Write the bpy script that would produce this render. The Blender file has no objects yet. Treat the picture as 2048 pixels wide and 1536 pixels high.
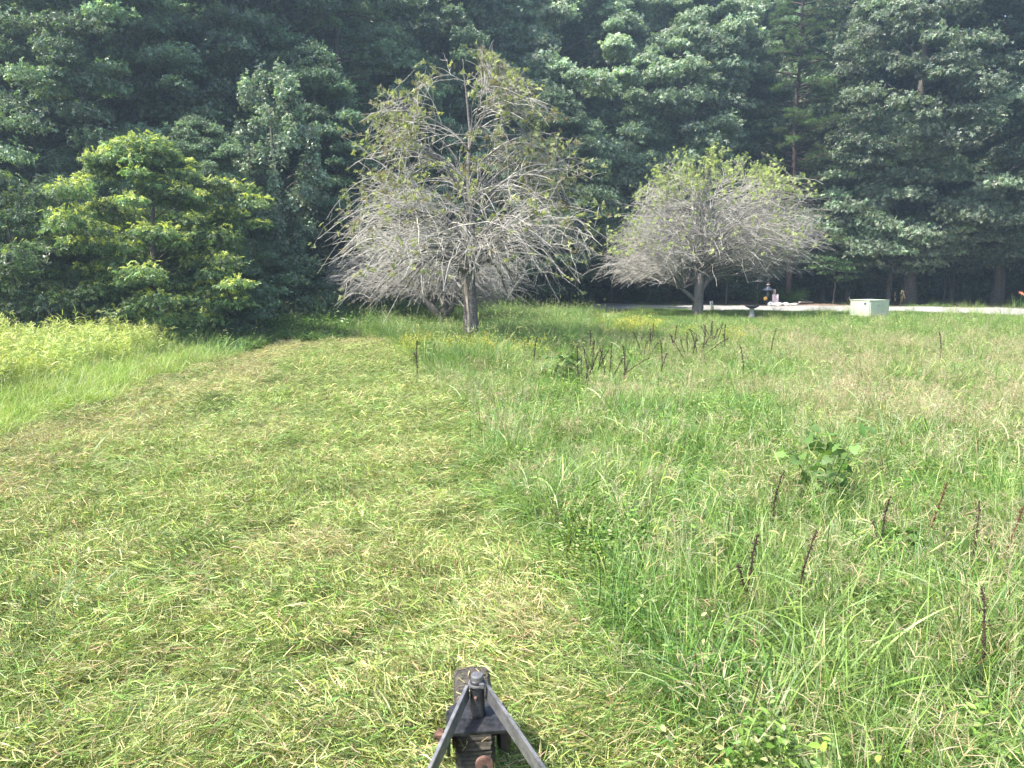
import bpy, bmesh, math, random
import numpy as np
from mathutils import Vector, Matrix

# ------------------------------------------------------------------ camera, sky, sun, exposure
SC = bpy.context.scene
COL = SC.collection
FPX, CAMH, HORIZ = 1500.0, 1.85, 545.0
PITCH = math.atan((768 - HORIZ) / FPX)
cam_d = bpy.data.cameras.new('camera')
cam = bpy.data.objects.new('camera', cam_d); COL.objects.link(cam)
cam.location = (0, 0, CAMH)
cam.rotation_euler = (math.pi / 2 - PITCH, 0, 0)
cam_d.sensor_width = 36; cam_d.lens = 36 * FPX / 2048
cam_d.clip_start = 0.05; cam_d.clip_end = 2000
SC.camera = cam

SUN_EL, SUN_AZ = math.radians(56), math.radians(-112)      # azimuth from +Y (the view), negative = to the left
world = bpy.data.worlds.new('World'); SC.world = world; world.use_nodes = True
wn, wl = world.node_tree.nodes, world.node_tree.links
sky = wn.new('ShaderNodeTexSky'); sky.sky_type = 'NISHITA'; sky.sun_disc = False
sky.sun_elevation = SUN_EL; sky.sun_rotation = SUN_AZ
sky.air_density = 1.0; sky.dust_density = 2.5; sky.ozone_density = 1.0
wl.new(sky.outputs[0], wn['Background'].inputs[0]); wn['Background'].inputs[1].default_value = 0.15
sd = bpy.data.lights.new('sun', 'SUN'); sd.energy = 3.9; sd.angle = math.radians(0.6); sd.color = (1.0, 0.955, 0.87)
sun = bpy.data.objects.new('sun', sd); COL.objects.link(sun)
sv = Vector((math.sin(SUN_AZ) * math.cos(SUN_EL), math.cos(SUN_AZ) * math.cos(SUN_EL), math.sin(SUN_EL)))
sun.rotation_euler = sv.to_track_quat('Z', 'Y').to_euler(); sun.location = (-10, 20, 40)
SC.view_settings.view_transform = 'Standard'; SC.view_settings.look = 'None'
SC.view_settings.exposure = 1.82; SC.view_settings.gamma = 1.0
SC.cycles.max_bounces = 7; SC.cycles.diffuse_bounces = 3; SC.cycles.transmission_bounces = 5
SC.cycles.glossy_bounces = 2; SC.cycles.transparent_max_bounces = 4; SC.cycles.volume_bounces = 0
SC.cycles.use_denoising = True; SC.cycles.denoising_prefilter = 'ACCURATE'

def ray(u, v):
    cx, cz = (u - 1024) / FPX, -(v - 768) / FPX
    a = PITCH
    return np.array([cx, math.cos(a) + cz * math.sin(a), -math.sin(a) + cz * math.cos(a)])
def P(u, v, z=0.0):
    """point of the horizontal plane z that the photograph shows at pixel u, v"""
    d = ray(u, v); t = (z - CAMH) / d[2]
    return d[0] * t, d[1] * t
def PY(u, v, y):
    """point at depth y seen at pixel u, v"""
    d = ray(u, v); t = y / d[1]
    return d[0] * t, y, CAMH + d[2] * t

def hgt(x, y):
    x = np.asarray(x, float); y = np.asarray(y, float)
    h = 0.025 * np.sin(x * 0.9 + 1.3) * np.sin(y * 0.7) + 0.015 * np.sin(x * 2.3 + y * 1.1)
    return h * np.clip((y - 1) / 4, 0, 1)

# ------------------------------------------------------------------ mesh helpers
class Geo:
    def __init__(s): s.V = []; s.F = []; s.C = []; s.n = 0; s.MI = []
    def add(s, V, F, C=None, mi=0):
        V = np.asarray(V, np.float32).reshape(-1, 3)
        for f in (F if isinstance(F, list) else [F]):
            f = np.asarray(f, np.int32); s.F.append(f + s.n); s.MI.append(np.full(len(f), mi, np.int32))
        s.V.append(V); s.n += len(V)
        if C is None: C = (1, 1, 1)
        C = np.asarray(C, np.float32)
        if C.ndim == 1: C = np.tile(C, (len(V), 1))
        s.C.append(C)
    def mesh(s, name, mats, smooth=False):
        me = bpy.data.meshes.new(name)
        V = np.concatenate(s.V); C = np.concatenate(s.C)
        loops = np.concatenate([f.ravel() for f in s.F])
        sizes = np.concatenate([np.full(len(f), f.shape[1], np.int32) for f in s.F])
        starts = np.concatenate([[0], np.cumsum(sizes)[:-1]]).astype(np.int32)
        me.vertices.add(len(V)); me.vertices.foreach_set('co', V.ravel())
        me.loops.add(len(loops)); me.loops.foreach_set('vertex_index', loops)
        me.polygons.add(len(sizes)); me.polygons.foreach_set('loop_start', starts)
        for m in (mats if isinstance(mats, (list, tuple)) else [mats]): me.materials.append(m)
        me.polygons.foreach_set('material_index', np.concatenate(s.MI))
        me.polygons.foreach_set('use_smooth', np.full(len(sizes), smooth))
        ca = me.color_attributes.new('col', 'FLOAT_COLOR', 'POINT')
        ca.data.foreach_set('color', np.concatenate([C, np.ones((len(C), 1), np.float32)], 1).ravel())
        me.update(calc_edges=True)
        return me

def tubes(g, pts, rad, sides=5, C=(1, 1, 1), cap=True, mi=0):
    """pts (N,P,3), rad (N,P): tapered tubes"""
    pts = np.asarray(pts, float); rad = np.asarray(rad, float)
    if pts.ndim == 2: pts = pts[None]; rad = rad[None]
    N, Pn, _ = pts.shape
    t = np.gradient(pts, axis=1); t /= np.linalg.norm(t, axis=2, keepdims=True) + 1e-9
    ref = np.where(np.abs(t[..., 2:3]) > 0.93, np.array([1., 0, 0]), np.array([0, 0, 1.]))
    ref = np.broadcast_to(ref[:, :1], t.shape) * 1.0
    a = np.cross(t, ref); a /= np.linalg.norm(a, axis=2, keepdims=True) + 1e-9
    b = np.cross(t, a)
    ang = np.arange(sides) * 2 * math.pi / sides
    V = pts[:, :, None] + rad[:, :, None, None] * (a[:, :, None] * np.cos(ang)[:, None] + b[:, :, None] * np.sin(ang)[:, None])
    base = (np.arange(N) * Pn * sides)[:, None, None]
    i = np.arange(Pn - 1)[None, :, None] * sides; j = np.arange(sides)[None, None, :]; j2 = (j + 1) % sides
    q = np.stack([base + i + j, base + i + j2, base + i + sides + j2, base + i + sides + j], -1).reshape(-1, 4)
    F = [q]
    if cap:
        F.append((base[:, 0, :] + (Pn - 1) * sides + np.arange(sides)[None, :]).reshape(-1, sides))
        F.append((base[:, 0, :] + np.arange(sides)[::-1][None, :]).reshape(-1, sides))
    C = np.asarray(C, float)
    if C.ndim == 2: C = np.repeat(C, Pn * sides, 0)
    g.add(V, F, C, mi)

def stamp(g, tv, tf, pos, R, s, C, mi=0):
    """copies of a small template: tv (k,3), tf (m,n), pos (N,3), R (N,3,3) columns, s (N,), C (N,3)"""
    N = len(pos); k = len(tv)
    V = np.einsum('nij,kj->nki', R, tv) * np.asarray(s).reshape(-1, 1, 1) + pos[:, None]
    F = (tf[None] + (np.arange(N) * k)[:, None, None]).reshape(-1, tf.shape[1])
    g.add(V, F, np.repeat(np.broadcast_to(C, (N, 3)), k, 0), mi)

def unit(v): return v / (np.linalg.norm(v, axis=-1, keepdims=True) + 1e-9)
def frames(d, n):
    d = unit(d); s = unit(np.cross(n, d)); n = np.cross(d, s)
    return np.stack([d, s, n], -1)

def bez(P0, P1, P2, n, jit, rng):
    t = np.linspace(0, 1, n)[None, :, None]
    pts = (1 - t) ** 2 * P0[:, None] + 2 * t * (1 - t) * P1[:, None] + t * t * P2[:, None]
    L = np.linalg.norm(P2 - P0, axis=1)[:, None, None]
    w = np.cumsum(rng.normal(0, 1, pts.shape), 1) / n ** .5
    w -= w[:, :1]
    return pts + w * L * jit * t ** 0.3

def blades(g, rng, N, base, phi, theta, bend, curl, L, w, C, seg=4, roll=0.5, zmin=None):
    """curved grass blades as strips"""
    k = np.arange(seg) / seg
    th = theta[:, None] + bend[:, None] * k; ph = phi[:, None] + curl[:, None] * k
    d = np.stack([np.cos(th) * np.cos(ph), np.cos(th) * np.sin(ph), np.sin(th)], -1) * (L / seg)[:, None, None]
    sp = np.concatenate([np.zeros((N, 1, 3)), np.cumsum(d, 1)], 1) + base[:, None]
    if zmin is not None: sp[..., 2] = np.maximum(sp[..., 2], zmin)
    side = np.stack([-np.sin(phi), np.cos(phi), np.zeros(N)], -1)
    r = rng.normal(0, roll, N)[:, None]
    side = side * np.cos(r) + np.array([0, 0, 1.]) * np.sin(r)
    kk = np.arange(seg + 1) / seg
    ww = w[:, None] * (0.75 + 0.5 * kk - 1.2 * kk ** 3)[None] * .5
    A = sp - side[:, None] * ww[..., None]; B = sp + side[:, None] * ww[..., None]
    V = np.stack([A, B], 2)
    i = np.arange(seg) * 2; q = np.stack([i, i + 1, i + 3, i + 2], -1)
    F = (q[None] + (np.arange(N) * (seg + 1) * 2)[:, None, None]).reshape(-1, 4)
    g.add(V, F, np.repeat(C, (seg + 1) * 2, 0))
    return sp

def hexc(*c): return np.array(c, float)
def mixcol(rng, N, palette, weights, var=0.15):
    pal = np.array(palette, float); w = np.array(weights, float); w /= w.sum()
    c = pal[rng.choice(len(pal), N, p=w)]
    return np.clip(c * np.exp(rng.normal(0, var, (N, 1))) * np.exp(rng.normal(0, var * .35, (N, 3))), 0, .9)

def obj(name, me, parent=None, loc=None):
    o = bpy.data.objects.new(name, me); COL.objects.link(o)
    if parent: o.parent = parent
    if loc is not None: o.location = loc
    return o
def tag(o, label=None, cat=None, group=None, kind=None):
    if label: o['label'] = label
    if cat: o['category'] = cat
    if group: o['group'] = group
    if kind: o['kind'] = kind
    return o
def thing(name, loc, label, cat, group=None, rz=0, sc=1.0):
    o = bpy.data.objects.new(name, None); COL.objects.link(o)
    o.location = loc; o.rotation_euler = (0, 0, rz); o.scale = (sc, sc, sc)
    return tag(o, label, cat, group)

def bm_obj(name, bm, mat, parent=None, smooth=False, bevel=0.0):
    if bevel > 0:
        bmesh.ops.bevel(bm, geom=[e for e in bm.edges if e.calc_face_angle(0) > 0.6], offset=bevel, segments=2, affect='EDGES')
    me = bpy.data.meshes.new(name); bm.to_mesh(me); bm.free(); me.materials.append(mat)
    for p in me.polygons: p.use_smooth = smooth
    return obj(name, me, parent)
def bm_box(bm, c, s, M=None):
    r = bmesh.ops.create_cube(bm, size=1); vs = r['verts']
    bmesh.ops.scale(bm, vec=s, verts=vs); bmesh.ops.translate(bm, vec=c, verts=vs)
    if M is not None: bmesh.ops.transform(bm, matrix=M, verts=vs)
    return vs
def bm_lathe(bm, prof, c=(0, 0, 0), n=24, M=None, wob=0):
    rows = []
    for k, (r, z) in enumerate(prof):
        rows.append([bm.verts.new((c[0] + r * math.cos(2 * math.pi * i / n), c[1] + r * math.sin(2 * math.pi * i / n), c[2] + z)) for i in range(n)])
    for a, b in zip(rows, rows[1:]):
        for i in range(n): bm.faces.new((a[i], a[(i + 1) % n], b[(i + 1) % n], b[i]))
    if prof[0][0] > 1e-4: bm.faces.new(rows[0][::-1])
    if prof[-1][0] > 1e-4: bm.faces.new(rows[-1])
    vs = [v for r in rows for v in r]
    if M is not None: bmesh.ops.transform(bm, matrix=M, verts=vs)
    return vs

# ------------------------------------------------------------------ materials
def newmat(name):
    m = bpy.data.materials.new(name); m.use_nodes = True
    nt = m.node_tree; b = nt.nodes['Principled BSDF']
    return m, nt, b
def leaf_mat(name, trans=0.35, rough=0.5, spec=0.4, vary=0.35, hue=0.02, patch=None, tmul=(1.25, 1.35, 0.7)):
    m, nt, b = newmat(name); N, L = nt.nodes, nt.links
    at = N.new('ShaderNodeAttribute'); at.attribute_name = 'col'
    oi = N.new('ShaderNodeObjectInfo')
    mr = N.new('ShaderNodeMapRange'); mr.inputs[3].default_value = 1 - vary; mr.inputs[4].default_value = 1 + vary
    L.new(oi.outputs['Random'], mr.inputs[0])
    hs = N.new('ShaderNodeHueSaturation')
    mh = N.new('ShaderNodeMapRange'); mh.inputs[3].default_value = .5 - hue; mh.inputs[4].default_value = .5 + hue
    mm = N.new('ShaderNodeMath'); mm.operation = 'FRACT'; mx = N.new('ShaderNodeMath'); mx.operation = 'MULTIPLY'; mx.inputs[1].default_value = 17.3
    L.new(oi.outputs['Random'], mx.inputs[0]); L.new(mx.outputs[0], mm.inputs[0]); L.new(mm.outputs[0], mh.inputs[0])
    L.new(mh.outputs[0], hs.inputs['Hue']); L.new(mr.outputs[0], hs.inputs['Value']); L.new(at.outputs['Color'], hs.inputs['Color'])
    out = hs.outputs[0]
    if patch:      # broad patches where the sward itself is drier or paler
        ge = N.new('ShaderNodeNewGeometry'); no = N.new('ShaderNodeTexNoise'); no.inputs['Scale'].default_value = patch[0]; no.inputs['Detail'].default_value = 3
        L.new(ge.outputs['Position'], no.inputs['Vector'])
        rr = N.new('ShaderNodeMapRange'); rr.inputs[1].default_value = .42; rr.inputs[2].default_value = .62; rr.inputs[4].default_value = patch[2]
        L.new(no.outputs['Fac'], rr.inputs[0])
        mc = N.new('ShaderNodeMix'); mc.data_type = 'RGBA'; mc.blend_type = 'MIX'
        L.new(rr.outputs[0], mc.inputs[0]); L.new(out, mc.inputs[6]); mc.inputs[7].default_value = (*patch[1], 1); out = mc.outputs[2]
    L.new(out, b.inputs['Base Color']); b.inputs['Roughness'].default_value = rough
    b.inputs['Specular IOR Level'].default_value = spec
    tr = N.new('ShaderNodeBsdfTranslucent'); mt = N.new('ShaderNodeMix'); mt.data_type = 'RGBA'; mt.blend_type = 'MULTIPLY'; mt.inputs[0].default_value = 1
    L.new(out, mt.inputs[6]); mt.inputs[7].default_value = (*tmul, 1); L.new(mt.outputs[2], tr.inputs[0])
    ms = N.new('ShaderNodeMixShader'); ms.inputs[0].default_value = trans
    L.new(b.outputs[0], ms.inputs[1]); L.new(tr.outputs[0], ms.inputs[2]); L.new(ms.outputs[0], N['Material Output'].inputs[0])
    return m
def rough_mat(name, c1, c2, scale=20, rough=0.9, bump=0.4, metal=0, detail=6, stretch=(1, 1, 1), spec=.3, dist=0.01):
    m, nt, b = newmat(name); N, L = nt.nodes, nt.links
    tc = N.new('ShaderNodeTexCoord'); mp = N.new('ShaderNodeMapping'); mp.inputs['Scale'].default_value = stretch
    no = N.new('ShaderNodeTexNoise'); no.inputs['Scale'].default_value = scale; no.inputs['Detail'].default_value = detail; no.inputs['Roughness'].default_value = .65
    L.new(tc.outputs['Object'], mp.inputs[0]); L.new(mp.outputs[0], no.inputs['Vector'])
    cr = N.new('ShaderNodeValToRGB'); cr.color_ramp.elements[0].position = .35; cr.color_ramp.elements[1].position = .65
    cr.color_ramp.elements[0].color = (*c1, 1); cr.color_ramp.elements[1].color = (*c2, 1)
    L.new(no.outputs['Fac'], cr.inputs[0]); L.new(cr.outputs[0], b.inputs['Base Color'])
    bu = N.new('ShaderNodeBump'); bu.inputs['Strength'].default_value = bump; bu.inputs['Distance'].default_value = dist
    L.new(no.outputs['Fac'], bu.inputs['Height']); L.new(bu.outputs[0], b.inputs['Normal'])
    b.inputs['Roughness'].default_value = rough; b.inputs['Metallic'].default_value = metal; b.inputs['Specular IOR Level'].default_value = spec
    return m

M_leaf = leaf_mat('tree_leaf', .38, .42, .55, .28, .02)
M_heroleaf = leaf_mat('orchard_leaf', .45, .5, .4, .0, .0)
M_grass = leaf_mat('grass_blade', .3, .45, .4, .22, .015, patch=(.9, (.22, .24, .08), .25))
M_mown = leaf_mat('cut_grass', .24, .55, .3, .18, .012, patch=(1.3, (.17, .19, .06), .2))
M_weed = leaf_mat('weed_leaf', .36, .5, .35, .2, .02)
M_bark = rough_mat('bark_grey_brown', (.05, .042, .035), (.17, .15, .13), 6, .95, .9, stretch=(4, 4, .8), dist=.03)
M_pinebark = rough_mat('pine_bark', (.03, .02, .017), (.09, .06, .05), 6, .95, .9, stretch=(3, 3, 1), dist=.03)
M_applebark = rough_mat('grey_orchard_bark', (.06, .054, .048), (.23, .21, .19), 14, .95, .9, stretch=(1.2, 1.2, 3.0), dist=.02)
M_twig = rough_mat('bare_twig_bark', (.22, .205, .18), (.44, .415, .37), 9, .85, .3)
M_vine = leaf_mat('vine_leaf', .3, .35, .6, .15, .01)

# ------------------------------------------------------------------ ground regions, read off the photograph
left_edge = [P(*p) for p in ((-700, 1100), (-260, 985), (0, 888), (150, 835), (300, 778), (430, 728), (500, 704), (570, 692), (660, 686), (760, 680))]
right_edge = [P(*p) for p in ((765, 682), (800, 700), (835, 738), (885, 790), (930, 850), (965, 930), (1000, 1010), (1080, 1110), (1165, 1210), (1215, 1290), (1270, 1400), (1350, 1536))]
mown_poly = np.array(left_edge + right_edge + [(0.75, 1.6), (0.75, -3), (-6, -3)])
def inside(poly, x, y):
    x = np.asarray(x); y = np.asarray(y); r = np.zeros(x.shape, bool); n = len(poly)
    for i in range(n):
        x1, y1 = poly[i]; x2, y2 = poly[(i + 1) % n]
        c = ((y1 > y) != (y2 > y)) & (x < (x2 - x1) * (y - y1) / (y2 - y1 + 1e-12) + x1)
        r ^= c
    return r
def dist_line(line, x, y):
    x = np.asarray(x, float); y = np.asarray(y, float); d = np.full(x.shape, 1e9)
    for (x1, y1), (x2, y2) in zip(line, line[1:]):
        l2 = (x2 - x1) ** 2 + (y2 - y1) ** 2 + 1e-12
        t = np.clip(((x - x1) * (x2 - x1) + (y - y1) * (y2 - y1)) / l2, 0, 1)
        d = np.minimum(d, np.hypot(x - x1 - t * (x2 - x1), y - y1 - t * (y2 - y1)))
    return d
drive_near = [P(*p) for p in ((1180, 617), (1240, 620), (1320, 621.5), (1400, 622), (1600, 624), (1800, 627), (2048, 632), (2500, 645))]
drive_far = [P(*p) for p in ((2500, 626), (2048, 617), (1800, 613.5), (1600, 612.5), (1400, 612), (1290, 610.5), (1230, 607.5), (1150, 603))]
drive_poly = np.array(drive_near + drive_far)
lawn_poly = np.array([P(*p) for p in ((1000, 657), (1120, 652), (1170, 640), (1262, 632), (1255, 617), (1330, 620), (1600, 622), (1800, 625), (2048, 630), (2500, 643), (2500, 655), (2048, 648), (1800, 645), (1650, 648), (1400, 652), (1250, 657), (1100, 662))])
# near edge of the woods
wood_edge = [P(*p) for p in ((-900, 700), (-300, 672), (0, 668), (250, 668), (420, 672), (560, 665), (660, 655), (760, 645), (900, 632), (1050, 620), (1200, 609), (1400, 606), (1620, 605), (2048, 604), (2700, 606))]
wood_poly = np.array(wood_edge + [(120, 45), (120, 200), (-120, 200), (-120, 18)])

ms, nt, b = newmat('ground_soil'); N, L = nt.nodes, nt.links
ge = N.new('ShaderNodeNewGeometry'); no = N.new('ShaderNodeTexNoise'); no.inputs['Scale'].default_value = 9; no.inputs['Detail'].default_value = 8; no.inputs['Roughness'].default_value = .7
L.new(ge.outputs['Position'], no.inputs['Vector'])
cr = N.new('ShaderNodeValToRGB'); e = cr.color_ramp.elements; e[0].position = .3; e[0].color = (.05, .04, .022, 1); e[1].position = .75; e[1].color = (.20, .17, .09, 1)
x = e.new(.52); x.color = (.09, .10, .035, 1)
L.new(no.outputs['Fac'], cr.inputs[0]); L.new(cr.outputs[0], b.inputs['Base Color']); b.inputs['Roughness'].default_value = .95
bu = N.new('ShaderNodeBump'); bu.inputs['Strength'].default_value = .6; bu.inputs['Distance'].default_value = .03; L.new(no.outputs['Fac'], bu.inputs['Height']); L.new(bu.outputs[0], b.inputs['Normal'])

def sheet(name, xs, ys, mat, dz=0.0):
    X, Y = np.meshgrid(xs, ys); Z = hgt(X, Y) + dz
    g = Geo(); nx, ny = len(xs), len(ys)
    i = (np.arange(ny - 1)[:, None] * nx + np.arange(nx - 1)[None]).ravel()
    g.add(np.stack([X, Y, Z], -1), np.stack([i, i + 1, i + nx + 1, i + nx], -1))
    return obj(name, g.mesh(name, mat, True))
xs = np.concatenate([[-300, -120], np.linspace(-45, 45, 151), [120, 300]]); ys = np.concatenate([[-60, -20], np.linspace(-3, 60, 140), [90, 150, 300]])
tag(sheet('ground', xs, ys, ms), kind='structure')

M_gravel = rough_mat('pale_gravel', (.12, .117, .112), (.38, .37, .355), 18, .95, .8, detail=8, dist=.03)
M_litter = rough_mat('leaf_litter', (.08, .05, .038), (.27, .19, .14), 7, .95, .9, detail=9, dist=.05)
def strip(name, A, B, mat, dz, n=60, m=6, jit=0.0, seed=1):
    """a sheet between two edge lines A and B (both running the same way)"""
    def res(Lp, n):
        Lp = np.array(Lp); d = np.concatenate([[0], np.cumsum(np.hypot(*np.diff(Lp, axis=0).T))]); t = np.linspace(0, d[-1], n)
        return np.stack([np.interp(t, d, Lp[:, 0]), np.interp(t, d, Lp[:, 1])], -1)
    A, B = res(A, n), res(B, n); r = np.random.default_rng(seed)
    A = A + r.normal(0, jit, A.shape); B = B + r.normal(0, jit, B.shape)
    t = np.linspace(0, 1, m)[:, None, None]; G = A[None] * (1 - t) + B[None] * t
    Z = hgt(G[..., 0], G[..., 1]) + dz
    g = Geo(); i = (np.arange(m - 1)[:, None] * n + np.arange(n - 1)[None]).ravel()
    g.add(np.concatenate([G, Z[..., None]], -1), np.stack([i, i + 1, i + n + 1, i + n], -1))
    return tag(obj(name, g.mesh(name, mat, True)), kind='structure')
strip('driveway', drive_near, drive_far[::-1], M_gravel, .03, 90, 6, .08)
strip('forest_floor', wood_edge, [(x * 1.6, 95) for x, y in wood_edge], M_litter, .012, 60, 40, .1)
bank_a = [P(u, v) for u, v in ((1480, 613.2), (1620, 613.5), (1800, 614.5), (2048, 618), (2500, 627))]
strip('mulch_bank', [(x, y + .05) for x, y in bank_a], [P(*p) for p in ((1480, 604), (1620, 602.5), (1800, 602), (2048, 602), (2500, 604))], M_litter, .02, 60, 12, .06, 5)

# ------------------------------------------------------------------ tufts for the grass (scattered with geometry nodes)
LIB = {}
def lib_add(coln, name, me):
    c = LIB.get(coln)
    if c is None: c = LIB[coln] = bpy.data.collections.new(coln)
    o = bpy.data.objects.new('%s_%02d' % (name, len(c.objects)), me); c.objects.link(o)
def scatter(name, coln, pos, rot, scl, idx, kind='stuff', label=None, cat=None, group=None):
    me = bpy.data.meshes.new(name); me.vertices.add(len(pos)); me.vertices.foreach_set('co', np.asarray(pos, np.float32).ravel())
    a = me.attributes.new('rot', 'FLOAT_VECTOR', 'POINT'); a.data.foreach_set('vector', np.asarray(rot, np.float32).ravel())
    a = me.attributes.new('scl', 'FLOAT_VECTOR', 'POINT'); a.data.foreach_set('vector', np.asarray(scl, np.float32).ravel())
    a = me.attributes.new('idx', 'INT', 'POINT'); a.data.foreach_set('value', np.asarray(idx, np.int32))
    o = obj(name, me)
    ng = bpy.data.node_groups.new(name + '_nodes', 'GeometryNodeTree')
    ng.interface.new_socket('Geometry', in_out='INPUT', socket_type='NodeSocketGeometry'); ng.interface.new_socket('Geometry', in_out='OUTPUT', socket_type='NodeSocketGeometry')
    N, L = ng.nodes, ng.links
    gi, go = N.new('NodeGroupInput'), N.new('NodeGroupOutput')
    ci = N.new('GeometryNodeCollectionInfo'); ci.inputs['Collection'].default_value = LIB[coln]; ci.inputs['Separate Children'].default_value = True; ci.inputs['Reset Children'].default_value = True
    ip = N.new('GeometryNodeInstanceOnPoints'); ip.inputs['Pick Instance'].default_value = True
    def na(n, t):
        x = N.new('GeometryNodeInputNamedAttribute'); x.data_type = t; x.inputs['Name'].default_value = n; return x.outputs['Attribute']
    er = N.new('FunctionNodeEulerToRotation'); L.new(na('rot', 'FLOAT_VECTOR'), er.inputs[0])
    L.new(gi.outputs[0], ip.inputs['Points']); L.new(ci.outputs[0], ip.inputs['Instance']); L.new(na('idx', 'INT'), ip.inputs['Instance Index'])
    L.new(er.outputs[0], ip.inputs['Rotation']); L.new(na('scl', 'FLOAT_VECTOR'), ip.inputs['Scale']); L.new(ip.outputs[0], go.inputs[0])
    md = o.modifiers.new('scatter', 'NODES'); md.node_group = ng
    return tag(o, label, cat, group, kind)

G_mid = (.085, .165, .028); G_lime = (.17, .27, .05); G_deep = (.04, .09, .022); G_blue = (.085, .16, .07); STRAW = (.42, .36, .18); TAN = (.24, .18, .10); PALE = (.34, .38, .16)
rng = np.random.default_rng(7)
def disc(rng, N, r):
    a = rng.uniform(0, 2 * math.pi, N); q = r * np.sqrt(rng.uniform(0, 1, N)); return np.stack([q * np.cos(a), q * np.sin(a), np.zeros(N)], -1)

# cut grass: lying clippings over short stubble
def cut_tuft(pal, wt, seed, n=350, r=.24, long=1.0, lift=.0):
    rng = np.random.default_rng(seed); g = Geo()
    main = 0.0
    base = disc(rng, n, r); base[:, 2] = rng.gamma(1.6, .014, n) + lift * rng.uniform(0, 1, n) * np.clip(1 - np.hypot(base[:, 0], base[:, 1]) / r, 0, 1)
    ph = np.where(rng.random(n) < .72, main + rng.normal(0, .45, n) + math.pi * (rng.random(n) < .5), rng.uniform(0, 6.28, n))
    L = np.minimum(rng.gamma(4, .016, n), .13) * long + .022
    blades(g, rng, n, base, ph, rng.normal(.16, .30, n), rng.normal(-.35, .5, n), rng.normal(0, .7, n), L, rng.uniform(.0022, .0056, n), mixcol(rng, n, pal, wt, .3), 4, .9, .003)
    m = n // 3
    blades(g, rng, m, disc(rng, m, r), rng.uniform(0, 6.28, m), rng.normal(1.1, .3, m), rng.normal(-.5, .4, m), rng.normal(0, .3, m), rng.uniform(.03, .085, m), rng.uniform(.002, .005, m), mixcol(rng, m, pal, wt, .22), 3)
    return g.mesh('cut_tuft', M_mown)
PC = [(.13, .20, .045), (.23, .30, .07), (.05, .095, .022), (.42, .37, .19), (.24, .18, .10), (.34, .385, .15)]
cuts = [([1.4, 3.0, .8, 1.9, .5, 2.4], 1), ([1.8, 3.2, 1.2, 1.1, .3, 1.8], 1), ([2.2, 2.2, 1.0, .9, .3, .8], 1.1), ([.5, 1.5, .2, 3.5, 1.2, 2.2], .9), ([.3, .8, .2, 3.2, 2.6, 1.2], .8), ([2.0, 1.0, 2.0, .3, .1, .2], 1.3)]
for k, (wt, lg) in enumerate(cuts):
    for s in range(3): lib_add('cut_lib', 'cut', cut_tuft(PC, wt, 100 + k * 10 + s, long=lg, lift=.05 if k == 5 else .015))
# standing grass
def grass_tuft(pal, wt, seed, n, r, hmin, hmax, wmin, wmax, lean=.25, bend=-1.0, bendv=.5, seg=5):
    rng = np.random.default_rng(seed); g = Geo(); base = disc(rng, n, r)
    ph = np.arctan2(base[:, 1], base[:, 0]) + rng.normal(0, 1.2, n)
    blades(g, rng, n, base, ph, 1.45 - np.abs(rng.normal(0, lean, n)), rng.normal(bend, bendv, n), rng.normal(0, .35, n), rng.uniform(hmin, hmax, n) * 1.05, rng.uniform(wmin, wmax, n), mixcol(rng, n, pal, wt, .2), seg, .5)
    return g, rng
PG = [(.085, .17, .03), (.16, .265, .052), (.035, .085, .02), (.09, .175, .06), STRAW, (.28, .345, .13)]
def heads_foxtail(g, rng, n, r, h0, h1, straight=.4):
    """stems that carry a bristly green-yellow spike, arched over or upright"""
    b0 = disc(rng, n, r); ph = rng.uniform(0, 6.28, n); L = rng.uniform(h0, h1, n)
    sp = blades(g, rng, n, b0, ph, rng.normal(1.4, .12, n), rng.normal(-.5, .25, n), rng.normal(0, .2, n), L, np.full(n, .0028), mixcol(rng, n, [G_lime, PALE], [1, 1], .1), 5, .5)
    tip = sp[:, -1]; d = unit(sp[:, -1] - sp[:, -2])
    up = rng.random(n) < straight
    HL = rng.uniform(.05, .10, n)
    droop = np.where(up[:, None], 0, 1) * np.array([0, 0, -1.4])
    P1 = tip + d * HL[:, None] * .6; P2 = P1 + unit(d + droop + np.stack([np.cos(ph), np.sin(ph), 0 * ph], -1) * np.where(up, 0, .6)[:, None]) * HL[:, None] * .8
    tubes(g, bez(tip, P1, P2, 6, 0, rng), np.array([.0015, .0036, .0042, .004, .0034, .001])[None].repeat(n, 0), 5, mixcol(rng, n, [(.42, .45, .16), (.36, .42, .13), (.40, .36, .18)], [2, 2, 1], .12), False)
def panicles(g, rng, n, r, h0, h1, pal=((.36, .30, .18), (.28, .20, .14), (.40, .38, .24)), m=9):
    """wiry stems with a loose spray of tiny spikelets"""
    b0 = disc(rng, n, r); ph = rng.uniform(0, 6.28, n); L = rng.uniform(h0, h1, n)
    c = mixcol(rng, n, pal, np.ones(len(pal)), .15)
    sp = blades(g, rng, n, b0, ph, rng.normal(1.38, .14, n), rng.normal(-.4, .25, n), rng.normal(0, .2, n), L, np.full(n, .002), c, 5, .5)
    for k in range(m):
        t = rng.uniform(.62, 1, n); a = sp[np.arange(n), np.minimum((t * 5).astype(int), 4)]; bb = sp[np.arange(n), np.minimum((t * 5).astype(int) + 1, 5)]
        p = a + (bb - a) * (t * 5 % 1)[:, None]
        blades(g, rng, n, p, rng.uniform(0, 6.28, n), rng.normal(.6, .4, n), rng.normal(-.3, .3, n), np.zeros(n), rng.uniform(.03, .10, n), rng.uniform(.0018, .0042, n), c, 2, .8)
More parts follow.
